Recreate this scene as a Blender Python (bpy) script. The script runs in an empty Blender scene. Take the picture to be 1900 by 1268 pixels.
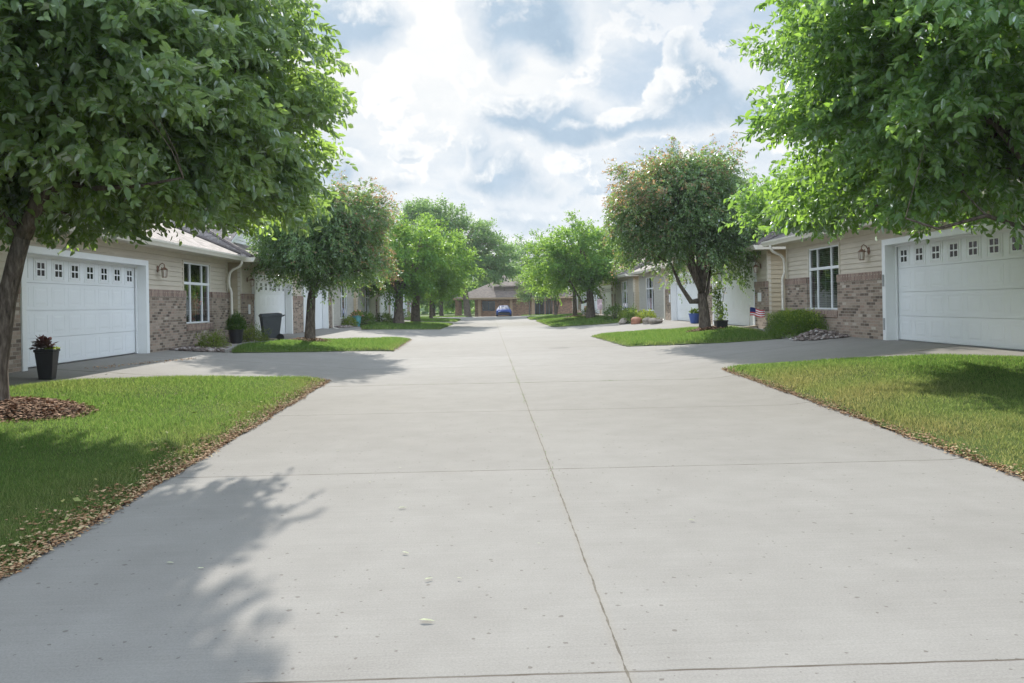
import bpy, bmesh, math, random
import numpy as np
from mathutils import Vector, Matrix

scene = bpy.context.scene
COL = scene.collection
R = math.radians
rng = np.random.default_rng(7)
random.seed(7)

# ------------------------------------------------------------------ camera
FPX = 1470.0
PHI = math.atan(42 / FPX)
RHO = -0.0175
EYE = Vector((0, 0, 1.5))
cam_rot = Matrix.Rotation(-PHI, 3, 'Z') @ Matrix.Rotation(math.pi / 2, 3, 'X') @ Matrix.Rotation(RHO, 3, 'Z')
cd = bpy.data.cameras.new('camera')
cam = bpy.data.objects.new('camera', cd)
COL.objects.link(cam)
cam.matrix_world = Matrix.Translation(EYE) @ cam_rot.to_4x4()
cd.sensor_width = 36.0
cd.lens = 36.0 * FPX / 1900.0
cd.shift_y = -70 / 1900.0
cd.clip_end = 3000
scene.camera = cam


def sm(t):
    t = min(1.0, max(0.0, t))
    return t


def gz(x, y):
    """height of the paved ground: flat road, drives rising to the garages"""
    if x < 0:
        z = sm((-x - 3.0) / 5.3) * 0.44
    else:
        z = sm((x - 4.2) / 4.7) * 0.53
    if y > 72:
        z *= max(0.0, 1 - (y - 72) / 14)
    if y > 96:
        z -= min(0.3, (y - 96) * 0.02)
    return z


def ray(px, py):
    return cam_rot @ Vector(((px - 950) / FPX, -(py - 564) / FPX, -1.0))


def at(px, py, Y):
    d = ray(px, py)
    return EYE + d * (Y / d.y)


def onground(px, py):
    d = ray(px, py)
    t = 0.5
    while t < 300:
        p = EYE + d * t
        if p.z <= gz(p.x, p.y):
            return Vector((p.x, p.y, gz(p.x, p.y)))
        t += 0.01 + t * 0.0008
    return p


# ------------------------------------------------------------------ node helpers
def new_mat(name):
    m = bpy.data.materials.new(name)
    m.use_nodes = True
    nt = m.node_tree
    for n in list(nt.nodes):
        nt.nodes.remove(n)
    out = nt.nodes.new('ShaderNodeOutputMaterial')
    return m, nt, out


def N(nt, typ, **kw):
    n = nt.nodes.new(typ)
    for k, v in kw.items():
        if k in ('ins',):
            for i, val in v.items():
                if isinstance(val, bpy.types.NodeSocket):
                    nt.links.new(val, n.inputs[i])
                else:
                    n.inputs[i].default_value = val
        else:
            setattr(n, k, v)
    return n


def math_n(nt, op, a, b=None, c=None, clamp=False):
    n = nt.nodes.new('ShaderNodeMath')
    n.operation = op
    n.use_clamp = clamp
    for i, v in enumerate((a, b, c)):
        if v is None:
            continue
        if isinstance(v, bpy.types.NodeSocket):
            nt.links.new(v, n.inputs[i])
        else:
            n.inputs[i].default_value = v
    return n.outputs[0]


def mix_c(nt, fac, a, b, blend='MIX'):
    n = nt.nodes.new('ShaderNodeMix')
    n.data_type = 'RGBA'
    n.blend_type = blend
    for i, v in ((0, fac), (6, a), (7, b)):
        if isinstance(v, bpy.types.NodeSocket):
            nt.links.new(v, n.inputs[i])
        elif i == 0:
            n.inputs[0].default_value = v
        else:
            n.inputs[i].default_value = (*v, 1) if len(v) == 3 else v
    return n.outputs[2]


def ramp(nt, fac, stops):
    n = nt.nodes.new('ShaderNodeValToRGB')
    e = n.color_ramp.elements
    while len(e) > 1:
        e.remove(e[-1])
    e[0].position = stops[0][0]
    e[0].color = (*stops[0][1], 1)
    for p, c in stops[1:]:
        x = e.new(p)
        x.color = (*c, 1)
    nt.links.new(fac, n.inputs[0])
    return n.outputs[0]


def maprange(nt, v, a, b, c=0.0, d=1.0, smooth=False):
    n = nt.nodes.new('ShaderNodeMapRange')
    if smooth:
        n.interpolation_type = 'SMOOTHSTEP'
    nt.links.new(v, n.inputs[0])
    for i, x in zip((1, 2, 3, 4), (a, b, c, d)):
        n.inputs[i].default_value = x
    return n.outputs[0]


def noise(nt, vec, scale, detail=4, rough=0.55, out=0):
    n = nt.nodes.new('ShaderNodeTexNoise')
    n.inputs['Scale'].default_value = scale
    n.inputs['Detail'].default_value = detail
    n.inputs['Roughness'].default_value = rough
    if vec is not None:
        nt.links.new(vec, n.inputs['Vector'])
    return n.outputs[out]


def bsdf(nt, out, color, rough=0.7, spec=0.3, metal=0.0, normal=None):
    b = nt.nodes.new('ShaderNodeBsdfPrincipled')
    if isinstance(color, bpy.types.NodeSocket):
        nt.links.new(color, b.inputs['Base Color'])
    else:
        b.inputs['Base Color'].default_value = (*color, 1)
    if isinstance(rough, bpy.types.NodeSocket):
        nt.links.new(rough, b.inputs['Roughness'])
    else:
        b.inputs['Roughness'].default_value = rough
    b.inputs['Specular IOR Level'].default_value = spec
    b.inputs['Metallic'].default_value = metal
    if normal is not None:
        nt.links.new(normal, b.inputs['Normal'])
    nt.links.new(b.outputs[0], out.inputs[0])
    return b


def bump(nt, h, strength=0.3, dist=0.01):
    n = nt.nodes.new('ShaderNodeBump')
    n.inputs['Strength'].default_value = strength
    n.inputs['Distance'].default_value = dist
    nt.links.new(h, n.inputs['Height'])
    return n.outputs[0]


def pos(nt):
    return nt.nodes.new('ShaderNodeNewGeometry').outputs['Position']


def objco(nt):
    return nt.nodes.new('ShaderNodeTexCoord').outputs['Object']


def sep(nt, v):
    n = nt.nodes.new('ShaderNodeSeparateXYZ')
    nt.links.new(v, n.inputs[0])
    return n.outputs


def comb(nt, x, y, z):
    n = nt.nodes.new('ShaderNodeCombineXYZ')
    for i, v in enumerate((x, y, z)):
        if isinstance(v, bpy.types.NodeSocket):
            nt.links.new(v, n.inputs[i])
        else:
            n.inputs[i].default_value = v
    return n.outputs[0]


def simple(name, col, rough=0.6, spec=0.3, metal=0.0, var=0.12, scale=6.0, bumps=0.0):
    m, nt, out = new_mat(name)
    o = objco(nt)
    n = noise(nt, o, scale, 5, 0.6)
    lo = tuple(c * (1 - var) for c in col)
    hi = tuple(min(1, c * (1 + var)) for c in col)
    c = ramp(nt, n, [(0.3, lo), (0.7, hi)])
    nm = bump(nt, noise(nt, o, scale * 12, 3), bumps, 0.005) if bumps else None
    bsdf(nt, out, c, rough, spec, metal, nm)
    return m


# ------------------------------------------------------------------ materials
def mat_concrete():
    m, nt, out = new_mat('concrete')
    p = pos(nt)
    x, y, z = sep(nt, p)
    big = noise(nt, p, 0.35, 5, 0.6)
    mid = noise(nt, p, 2.2, 5, 0.65)
    fine = noise(nt, p, 90, 3, 0.7)
    c = ramp(nt, big, [(0.3, (0.245, 0.234, 0.215)), (0.7, (0.275, 0.264, 0.244))])
    c = mix_c(nt, 1.0, c, ramp(nt, mid, [(0.25, (0.90, 0.895, 0.89)), (0.75, (1.04, 1.04, 1.04))]), 'MULTIPLY')
    c = mix_c(nt, 1.0, c, ramp(nt, fine, [(0.3, (0.86, 0.86, 0.86)), (0.7, (1.1, 1.1, 1.1))]), 'MULTIPLY')
    # broom streaks across the road
    st = noise(nt, comb(nt, math_n(nt, 'MULTIPLY', x, 0.6), math_n(nt, 'MULTIPLY', y, 60), 0.0), 1.0, 2)
    c = mix_c(nt, 1.0, c, ramp(nt, st, [(0.35, (0.965, 0.965, 0.965)), (0.65, (1.02, 1.02, 1.02))]), 'MULTIPLY')
    # tonal difference from slab to slab
    ln_y = math_n(nt, 'FLOOR', math_n(nt, 'DIVIDE', math_n(nt, 'SUBTRACT', y, 3.2), 3.95))
    ln_x = math_n(nt, 'GREATER_THAN', x, 0.53)
    wn = N(nt, 'ShaderNodeTexWhiteNoise', noise_dimensions='2D')
    nt.links.new(comb(nt, ln_x, ln_y, 0), wn.inputs['Vector'])
    c = mix_c(nt, 1.0, c, ramp(nt, wn.outputs[0], [(0, (0.975, 0.972, 0.97)), (1, (1.02, 1.02, 1.02))]), 'MULTIPLY')
    # stains
    stn = noise(nt, comb(nt, x, math_n(nt, 'MULTIPLY', y, 0.7), 3.3), 0.9, 6, 0.62)
    c = mix_c(nt, maprange(nt, stn, 0.62, 0.8, 0, 0.28, True), c, (0.30, 0.27, 0.23))
    sp_ = onground(1040, 646)
    ex_ = math_n(nt, 'DIVIDE', math_n(nt, 'SUBTRACT', x, sp_.x), 0.42)
    ey_ = math_n(nt, 'DIVIDE', math_n(nt, 'SUBTRACT', y, sp_.y), 0.30)
    er_ = math_n(nt, 'SQRT', math_n(nt, 'ADD', math_n(nt, 'MULTIPLY', ex_, ex_), math_n(nt, 'MULTIPLY', ey_, ey_)))
    er_ = math_n(nt, 'ADD', er_, math_n(nt, 'MULTIPLY', math_n(nt, 'SUBTRACT', mid, 0.5), 1.2))
    c = mix_c(nt, maprange(nt, er_, 0.5, 1.1, 0.6, 0.0, True), c, (0.10, 0.095, 0.09))
    # dark specks (pits, bits of bark, gum)
    for sc, thr, jit in ((3.0, 0.020, 0.9), (6.0, 0.018, 1.0), (12.0, 0.012, 1.0)):
        v = N(nt, 'ShaderNodeTexVoronoi', feature='F1', voronoi_dimensions='2D')
        v.inputs['Scale'].default_value = sc
        wv = nt.nodes.new('ShaderNodeVectorMath')
        wv.operation = 'ADD'
        nt.links.new(p, wv.inputs[0])
        nz = nt.nodes.new('ShaderNodeVectorMath')
        nz.operation = 'SCALE'
        nt.links.new(noise(nt, p, 55, 2, 0.5, 1), nz.inputs[0])
        nz.inputs['Scale'].default_value = 0.02
        nt.links.new(nz.outputs[0], wv.inputs[1])
        nt.links.new(wv.outputs[0], v.inputs['Vector'])
        v.inputs['Randomness'].default_value = 1.0
        sx = sep(nt, v.outputs['Color'])
        size = math_n(nt, 'MULTIPLY', math_n(nt, 'POWER', sx[0], 3.0), thr * 1.7)
        mask = math_n(nt, 'LESS_THAN', v.outputs['Distance'], math_n(nt, 'MULTIPLY', size, sc * 0.45))
        c = mix_c(nt, math_n(nt, 'MULTIPLY', mask, math_n(nt, 'MULTIPLY', math_n(nt, 'GREATER_THAN', sx[1], 0.5), 0.55)), c, (0.09, 0.075, 0.06))
    # joints
    wob = math_n(nt, 'MULTIPLY', math_n(nt, 'SUBTRACT', noise(nt, p, 3.5, 6, 0.7), 0.5), 0.02)
    wr = nt.nodes.new('ShaderNodeMath')
    wr.operation = 'WRAP'
    nt.links.new(math_n(nt, 'ADD', math_n(nt, 'SUBTRACT', y, 3.2), wob), wr.inputs[0])
    wr.inputs[1].default_value = 1.975
    wr.inputs[2].default_value = -1.975
    dy = math_n(nt, 'ABSOLUTE', wr.outputs[0])
    wfar = maprange(nt, y, 3.0, 16.0, 0.007, 0.013)
    jt = math_n(nt, 'LESS_THAN', dy, wfar)
    wd_ = math_n(nt, 'LESS_THAN', math_n(nt, 'ABSOLUTE', math_n(nt, 'ADD', math_n(nt, 'SUBTRACT', y, 15.05), math_n(nt, 'MULTIPLY', wob, 3.0))), math_n(nt, 'MULTIPLY', maprange(nt, noise(nt, p, 2.2, 4), 0.40, 0.62, 0.0, 1.0), 0.05))
    c = mix_c(nt, math_n(nt, 'MULTIPLY', wd_, 0.75), c, (0.10, 0.10, 0.055))
    jtf = maprange(nt, noise(nt, p, 4.0, 3), 0.35, 0.6, 0.55, 1.0)
    wob2 = math_n(nt, 'MULTIPLY', math_n(nt, 'SUBTRACT', noise(nt, p, 2.5, 6, 0.75), 0.5), 0.03)
    dx = math_n(nt, 'ABSOLUTE', math_n(nt, 'ADD', math_n(nt, 'SUBTRACT', x, 0.53), wob2))
    jl = math_n(nt, 'LESS_THAN', dx, math_n(nt, 'MULTIPLY', maprange(nt, noise(nt, p, 6.0, 3), 0.35, 0.65, 0.2, 1.0), 0.0075))
    c = mix_c(nt, math_n(nt, 'MULTIPLY', jt, jtf), c, (0.10, 0.085, 0.07))
    c = mix_c(nt, math_n(nt, 'MULTIPLY', jl, 0.8), c, ramp(nt, noise(nt, p, 14, 3), [(0.4, (0.075, 0.066, 0.052)), (0.6, (0.14, 0.128, 0.105))]))
    dirt = maprange(nt, dx, 0.0, 0.05, 0.22, 0.0, True)
    c = mix_c(nt, math_n(nt, 'MULTIPLY', dirt, noise(nt, p, 9, 4)), c, (0.22, 0.18, 0.12))
    hb = math_n(nt, 'ADD', math_n(nt, 'MULTIPLY', fine, 0.4), math_n(nt, 'MULTIPLY', st, 0.3))
    hb = math_n(nt, 'SUBTRACT', hb, math_n(nt, 'MAXIMUM', jt, jl))
    bsdf(nt, out, c, 0.92, 0.06, 0, bump(nt, hb, 0.35, 0.004))
    return m


def mat_brick(name, soldier=False, tint=(1, 1, 1), course=0.072):
    m, nt, out = new_mat(name)
    o = objco(nt)
    x, y, z = sep(nt, o)
    al = math_n(nt, 'ADD', x, y)
    if soldier:
        vec = comb(nt, z, al, 0.0)
    else:
        vec = comb(nt, al, z, 0.0)
    b = nt.nodes.new('ShaderNodeTexBrick')
    nt.links.new(vec, b.inputs['Vector'])
    b.inputs['Scale'].default_value = 1.0
    b.inputs['Mortar Size'].default_value = 0.007
    b.inputs['Mortar Smooth'].default_value = 0.2
    b.inputs['Bias'].default_value = 0.0
    b.inputs['Brick Width'].default_value = 0.215
    b.inputs['Row Height'].default_value = course
    b.inputs['Color1'].default_value = (0, 0, 0, 1)
    b.inputs['Color2'].default_value = (1, 1, 1, 1)
    b.inputs['Mortar'].default_value = (0.5, 0.5, 0.5, 1)
    if soldier:
        st = [(0.0, (0.18, 0.115, 0.09)), (0.5, (0.26, 0.175, 0.14)), (1.0, (0.34, 0.245, 0.195))]
    else:
        st = [(0.0, (0.115, 0.088, 0.07)), (0.22, (0.20, 0.152, 0.118)), (0.45, (0.295, 0.23, 0.18)),
              (0.75, (0.36, 0.285, 0.225)), (0.93, (0.32, 0.225, 0.175)), (1.0, (0.48, 0.42, 0.35))]
    st = [(p, tuple(a * t for a, t in zip(c, tint))) for p, c in st]
    bc = ramp(nt, b.outputs['Color'], st)
    bc = mix_c(nt, 1.0, bc, ramp(nt, noise(nt, o, 25, 4, 0.7), [(0.3, (0.82, 0.82, 0.82)), (0.7, (1.15, 1.15, 1.15))]), 'MULTIPLY')
    c = mix_c(nt, b.outputs['Fac'], bc, (0.36, 0.32, 0.27))
    h = math_n(nt, 'SUBTRACT', math_n(nt, 'MULTIPLY', noise(nt, o, 60, 3), 0.3), b.outputs['Fac'])
    bsdf(nt, out, c, 0.88, 0.2, 0, bump(nt, h, 0.6, 0.008))
    return m


def mat_shingle(name='shingles', base=(0.235, 0.21, 0.20)):
    m, nt, out = new_mat(name)
    uv = nt.nodes.new('ShaderNodeUVMap').outputs[0]
    b = nt.nodes.new('ShaderNodeTexBrick')
    nt.links.new(uv, b.inputs['Vector'])
    b.inputs['Scale'].default_value = 1.0
    b.inputs['Mortar Size'].default_value = 0.012
    b.inputs['Brick Width'].default_value = 0.30
    b.inputs['Row Height'].default_value = 0.145
    b.inputs['Color1'].default_value = (0, 0, 0, 1)
    b.inputs['Color2'].default_value = (1, 1, 1, 1)
    b.inputs['Mortar'].default_value = (0.5, 0.5, 0.5, 1)
    c0 = tuple(a * 0.68 for a in base)
    c1 = tuple(a * 1.22 for a in base)
    c = ramp(nt, b.outputs['Color'], [(0, c0), (0.5, base), (1, c1)])
    c = mix_c(nt, math_n(nt, 'MULTIPLY', b.outputs['Fac'], 0.8), c, tuple(a * 0.35 for a in base))
    c = mix_c(nt, 1.0, c, ramp(nt, noise(nt, objco(nt), 1.2, 4), [(0.3, (0.88, 0.88, 0.9)), (0.7, (1.1, 1.08, 1.06))]), 'MULTIPLY')
    g = noise(nt, objco(nt), 70, 2)
    _, v, _ = sep(nt, uv)
    fr = math_n(nt, 'FRACT', math_n(nt, 'DIVIDE', v, 0.145))
    h = math_n(nt, 'SUBTRACT', math_n(nt, 'MULTIPLY', g, 0.15), fr)
    bsdf(nt, out, c, 0.9, 0.15, 0, bump(nt, h, 0.7, 0.012))
    return m


def mat_bark():
    m, nt, out = new_mat('bark')
    p = pos(nt)
    x, y, z = sep(nt, p)
    vec = comb(nt, math_n(nt, 'MULTIPLY', x, 26), math_n(nt, 'MULTIPLY', y, 26), math_n(nt, 'MULTIPLY', z, 5))
    n = noise(nt, vec, 1.0, 5, 0.65)
    c = ramp(nt, n, [(0.3, (0.04, 0.031, 0.025)), (0.52, (0.125, 0.10, 0.08)), (0.72, (0.23, 0.195, 0.16))])
    c = mix_c(nt, maprange(nt, noise(nt, p, 5, 3), 0.5, 0.75, 0, 0.25), c, (0.16, 0.155, 0.13))
    bsdf(nt, out, c, 0.95, 0.1, 0, bump(nt, n, 0.9, 0.02))
    return m


def mat_leaf(name, stops, trans, tfac=0.42, gloss=0.16, under=None, rough=0.42):
    """stops: ramp over random per leaf; trans: colour of the light that comes through"""
    m, nt, out = new_mat(name)
    g = nt.nodes.new('ShaderNodeNewGeometry')
    c = ramp(nt, g.outputs['Random Per Island'], stops)
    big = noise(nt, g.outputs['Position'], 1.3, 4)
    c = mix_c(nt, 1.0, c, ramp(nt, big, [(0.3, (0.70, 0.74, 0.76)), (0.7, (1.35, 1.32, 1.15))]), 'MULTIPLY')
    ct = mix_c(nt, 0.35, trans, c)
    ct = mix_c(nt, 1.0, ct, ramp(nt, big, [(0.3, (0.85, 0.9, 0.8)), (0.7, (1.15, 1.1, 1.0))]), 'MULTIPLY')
    if under is not None:
        c = mix_c(nt, math_n(nt, 'MULTIPLY', g.outputs['Backfacing'], 0.75), c, under)
    d = N(nt, 'ShaderNodeBsdfDiffuse')
    nt.links.new(c, d.inputs[0])
    t = N(nt, 'ShaderNodeBsdfTranslucent')
    nt.links.new(ct, t.inputs[0])
    mx = N(nt, 'ShaderNodeMixShader')
    mx.inputs[0].default_value = tfac
    nt.links.new(d.outputs[0], mx.inputs[1])
    nt.links.new(t.outputs[0], mx.inputs[2])
    gl = N(nt, 'ShaderNodeBsdfGlossy')
    gl.inputs['Roughness'].default_value = rough
    gl.inputs[0].default_value = (0.9, 0.95, 1.0, 1)
    fr = N(nt, 'ShaderNodeFresnel')
    fr.inputs[0].default_value = 1.4
    mg = N(nt, 'ShaderNodeMixShader')
    nt.links.new(math_n(nt, 'ADD', math_n(nt, 'MULTIPLY', fr.outputs[0], gloss * 3), gloss * 0.25), mg.inputs[0])
    nt.links.new(mx.outputs[0], mg.inputs[1])
    nt.links.new(gl.outputs[0], mg.inputs[2])
    nt.links.new(mg.outputs[0], out.inputs[0])
    return m


def mat_grass(name):
    m, nt, out = new_mat(name)
    g = nt.nodes.new('ShaderNodeNewGeometry')
    at_ = N(nt, 'ShaderNodeAttribute', attribute_name='dry')
    c = ramp(nt, g.outputs['Random Per Island'], [(0, (0.062, 0.125, 0.034)), (0.6, (0.105, 0.185, 0.05)), (1, (0.175, 0.24, 0.08))])
    dryc = ramp(nt, g.outputs['Random Per Island'], [(0, (0.13, 0.13, 0.06)), (0.7, (0.22, 0.20, 0.10)), (1, (0.33, 0.29, 0.17))])
    c = mix_c(nt, at_.outputs['Fac'], c, dryc)
    d = N(nt, 'ShaderNodeBsdfDiffuse')
    nt.links.new(c, d.inputs[0])
    t = N(nt, 'ShaderNodeBsdfTranslucent')
    nt.links.new(mix_c(nt, 1.0, c, (1.7, 1.75, 1.2), 'MULTIPLY'), t.inputs[0])
    mx = N(nt, 'ShaderNodeMixShader')
    mx.inputs[0].default_value = 0.5
    nt.links.new(d.outputs[0], mx.inputs[1])
    nt.links.new(t.outputs[0], mx.inputs[2])
    nt.links.new(mx.outputs[0], out.inputs[0])
    return m


def mat_turf():
    m, nt, out = new_mat('turf')
    p = pos(nt)
    c = ramp(nt, noise(nt, p, 1.5, 5), [(0.3, (0.055, 0.09, 0.022)), (0.7, (0.095, 0.15, 0.034))])
    c = mix_c(nt, maprange(nt, noise(nt, p, 40, 3), 0.45, 0.7, 0, 0.7), c, (0.10, 0.085, 0.045))
    bsdf(nt, out, c, 0.95, 0.05, 0, bump(nt, noise(nt, p, 60, 3), 0.8, 0.03))
    return m


def mat_glass():
    m, nt, out = new_mat('window_glass')
    tr = N(nt, 'ShaderNodeBsdfTransparent')
    tr.inputs[0].default_value = (0.55, 0.6, 0.6, 1)
    gl = N(nt, 'ShaderNodeBsdfGlossy')
    gl.inputs['Roughness'].default_value = 0.015
    fr = N(nt, 'ShaderNodeFresnel')
    fr.inputs[0].default_value = 1.5
    mx = N(nt, 'ShaderNodeMixShader')
    nt.links.new(math_n(nt, 'ADD', math_n(nt, 'MULTIPLY', fr.outputs[0], 1.4), 0.12, clamp=True), mx.inputs[0])
    nt.links.new(tr.outputs[0], mx.inputs[1])
    nt.links.new(gl.outputs[0], mx.inputs[2])
    nt.links.new(mx.outputs[0], out.inputs[0])
    return m


def mat_mulch(name, stops, sc=30):
    m, nt, out = new_mat(name)
    g = nt.nodes.new('ShaderNodeNewGeometry')
    c = ramp(nt, g.outputs['Random Per Island'], stops)
    bsdf(nt, out, c, 0.9, 0.1)
    return m


def mat_soil(name, a, b):
    m, nt, out = new_mat(name)
    p = pos(nt)
    n = noise(nt, p, 35, 5, 0.7)
    bsdf(nt, out, ramp(nt, n, [(0.3, a), (0.7, b)]), 0.95, 0.05, 0, bump(nt, n, 0.8, 0.03))
    return m


def mat_siding(name, col):
    m, nt, out = new_mat(name)
    o = objco(nt)
    x, y, z = sep(nt, o)
    n = noise(nt, comb(nt, math_n(nt, 'MULTIPLY', x, 1.5), math_n(nt, 'MULTIPLY', y, 1.5), math_n(nt, 'MULTIPLY', z, 14)), 1.0, 5, 0.6)
    c = ramp(nt, n, [(0.3, tuple(a * 0.9 for a in col)), (0.7, tuple(a * 1.07 for a in col))])
    bsdf(nt, out, c, 0.62, 0.3, 0, bump(nt, noise(nt, o, 40, 3), 0.08, 0.004))
    return m


M = {}
M['concrete'] = mat_concrete()
M['brick'] = mat_brick('brick')
M['soldier'] = mat_brick('soldier_brick', True)
M['redbrick'] = mat_brick('red_brick', False, (0.95, 0.62, 0.50))
M['shingle'] = mat_shingle()
M['shingle2'] = mat_shingle('brown_shingles', (0.20, 0.165, 0.145))
M['bark'] = mat_bark()
M['siding'] = mat_siding('siding_tan', (0.56, 0.50, 0.405))
M['siding_dark'] = mat_siding('siding_side', (0.50, 0.42, 0.29))
M['siding_grey'] = mat_siding('siding_grey', (0.44, 0.415, 0.365))
M['trimtan'] = simple('trim_tan', (0.60, 0.55, 0.45), 0.5, 0.35, var=0.05)
M['gutter'] = simple('gutter_paint', (0.66, 0.62, 0.53), 0.4, 0.4, var=0.05)
M['white'] = simple('white_paint', (0.80, 0.81, 0.81), 0.38, 0.4, var=0.03, scale=2.5)
M['doorwhite'] = simple('garage_door_paint', (0.80, 0.82, 0.83), 0.35, 0.45, var=0.03, scale=1.5, bumps=0.03)
M['dark'] = simple('dark_pane', (0.012, 0.014, 0.016), 0.15, 0.6)
M['glass'] = mat_glass()
M['interior'] = simple('interior_wall', (0.22, 0.21, 0.19), 0.9, 0.1)
M['blind'] = simple('blind_slats', (0.70, 0.69, 0.64), 0.6, 0.2, var=0.04)
M['copper'] = simple('lamp_bronze', (0.24, 0.145, 0.10), 0.45, 0.5, 0.4, var=0.25, scale=40)
M['lampglass'] = simple('lamp_glass', (0.62, 0.57, 0.50), 0.15, 0.5)
M['black'] = simple('black_plastic', (0.018, 0.018, 0.02), 0.45, 0.4, var=0.2)
M['bin'] = simple('bin_plastic', (0.085, 0.092, 0.10), 0.5, 0.35, var=0.1)
M['rubber'] = simple('rubber', (0.02, 0.02, 0.02), 0.8, 0.2)
M['turf'] = mat_turf()
M['grass'] = mat_grass('grass_blades')
M['teal'] = simple('teal_glaze', (0.10, 0.30, 0.33), 0.3, 0.5)
M['blueglaze'] = simple('blue_glaze', (0.05, 0.11, 0.36), 0.3, 0.5)
M['terracotta'] = simple('terracotta', (0.36, 0.17, 0.11), 0.8, 0.2)
M['wood'] = simple('weathered_wood', (0.42, 0.36, 0.27), 0.8, 0.2, var=0.2, scale=9)
M['soil'] = mat_soil('soil', (0.03, 0.022, 0.016), (0.08, 0.055, 0.038))
M['rockbase'] = mat_soil('rock_bed_base', (0.10, 0.085, 0.075), (0.24, 0.21, 0.19))
M['rock'] = mat_mulch('river_rock', [(0, (0.07, 0.055, 0.05)), (0.35, (0.15, 0.12, 0.105)), (0.75, (0.26, 0.22, 0.20)), (1, (0.46, 0.43, 0.41))])
M['boulder'] = simple('boulder', (0.30, 0.26, 0.22), 0.9, 0.1, var=0.35, scale=7, bumps=0.6)
M['mulch'] = mat_mulch('wood_mulch', [(0, (0.12, 0.062, 0.038)), (0.5, (0.29, 0.165, 0.10)), (1, (0.48, 0.31, 0.20))])
M['litter'] = mat_mulch('dry_leaf_litter', [(0, (0.18, 0.10, 0.055)), (0.45, (0.36, 0.21, 0.115)), (0.8, (0.46, 0.32, 0.20)), (1, (0.45, 0.41, 0.22))])
M['lawnbits'] = mat_mulch('lawn_leaf_bits', [(0, (0.14, 0.17, 0.05)), (0.6, (0.22, 0.24, 0.09)), (1, (0.36, 0.32, 0.12))])
M['paleleaf'] = simple('pale_leaf', (0.47, 0.49, 0.31), 0.8, 0.05, var=0.2, scale=30)
M['red'] = simple('red_fabric', (0.55, 0.05, 0.06), 0.7, 0.1)
M['navy'] = simple('navy_fabric', (0.03, 0.045, 0.16), 0.7, 0.1)
M['pinkpetal'] = simple('pink_petals', (0.75, 0.33, 0.28), 0.6, 0.1, var=0.35, scale=20)
M['redpetal'] = simple('red_petals', (0.62, 0.10, 0.07), 0.6, 0.1, var=0.3, scale=20)
M['carblue'] = simple('blue_car_paint', (0.012, 0.045, 0.19), 0.75, 0.08, 0.0, var=0.05)
M['carglass'] = simple('car_glass', (0.03, 0.06, 0.13), 0.65, 0.08)
M['chrome'] = simple('headlight_lens', (0.75, 0.78, 0.8), 0.1, 0.7)
M['yellow'] = simple('hydrant_paint', (0.62, 0.46, 0.06), 0.45, 0.4)
M['grey'] = simple('grey_metal', (0.34, 0.35, 0.35), 0.5, 0.4, 0.3)
M['bluedoor'] = simple('blue_door_paint', (0.05, 0.10, 0.15), 0.4, 0.4)
M['tanpost'] = simple('tan_post', (0.42, 0.29, 0.20), 0.7, 0.2)

LEAF = {}
LEAF['near_a'] = mat_leaf('leaf_large_dull_green', [(0, (0.095, 0.155, 0.07)), (0.5, (0.145, 0.215, 0.095)), (0.85, (0.185, 0.25, 0.115)), (1, (0.24, 0.285, 0.15))],
                          (0.44, 0.68, 0.09), 0.50, 0.11, (0.19, 0.24, 0.16), 0.5)
LEAF['near_b'] = mat_leaf('leaf_large_fresh_green', [(0, (0.07, 0.15, 0.05)), (0.5, (0.105, 0.205, 0.065)), (1, (0.175, 0.275, 0.085))],
                          (0.40, 0.68, 0.07), 0.51, 0.11, (0.14, 0.22, 0.10), 0.5)
LEAF['mid_dark'] = mat_leaf('leaf_small_dark_green', [(0, (0.062, 0.125, 0.052)), (0.6, (0.10, 0.185, 0.07)), (1, (0.17, 0.235, 0.10))],
                            (0.36, 0.56, 0.09), 0.48, 0.10, (0.16, 0.21, 0.13), 0.5)
LEAF['red_tip'] = mat_leaf('leaf_red_tip', [(0, (0.22, 0.12, 0.08)), (0.5, (0.30, 0.19, 0.12)), (1, (0.24, 0.22, 0.10))],
                           (0.60, 0.36, 0.17), 0.5, 0.10)
LEAF['bright'] = mat_leaf('leaf_bright_green', [(0, (0.043, 0.123, 0.032)), (0.6, (0.075, 0.181, 0.043)), (1, (0.131, 0.246, 0.058))],
                          (0.42, 0.64, 0.09), 0.50, 0.035)
LEAF['far'] = mat_leaf('leaf_far_green', [(0, (0.049, 0.119, 0.053)), (0.6, (0.081, 0.168, 0.073)), (1, (0.126, 0.217, 0.084))],
                       (0.38, 0.58, 0.15), 0.50, 0.035)
LEAF['yew'] = mat_leaf('needle_yew', [(0, (0.018, 0.05, 0.014)), (0.6, (0.035, 0.085, 0.02)), (1, (0.085, 0.15, 0.03))],
                       (0.28, 0.42, 0.04), 0.38, 0.03, None, 0.55)
LEAF['yewb'] = mat_leaf('needle_yew_fresh', [(0, (0.035, 0.085, 0.022)), (0.6, (0.06, 0.135, 0.03)), (1, (0.15, 0.23, 0.05))],
                       (0.42, 0.60, 0.06), 0.45, 0.03, None, 0.55)
LEAF['yew_tip'] = mat_leaf('needle_yew_tip', [(0, (0.20, 0.28, 0.045)), (1, (0.36, 0.42, 0.08))], (0.6, 0.7, 0.1), 0.45, 0.03, None, 0.55)
LEAF['lime'] = mat_leaf('leaf_lime', [(0, (0.07, 0.12, 0.025)), (0.6, (0.12, 0.185, 0.035)), (1, (0.24, 0.26, 0.05))],
                        (0.42, 0.52, 0.06), 0.42, 0.03, None, 0.55)
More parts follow.
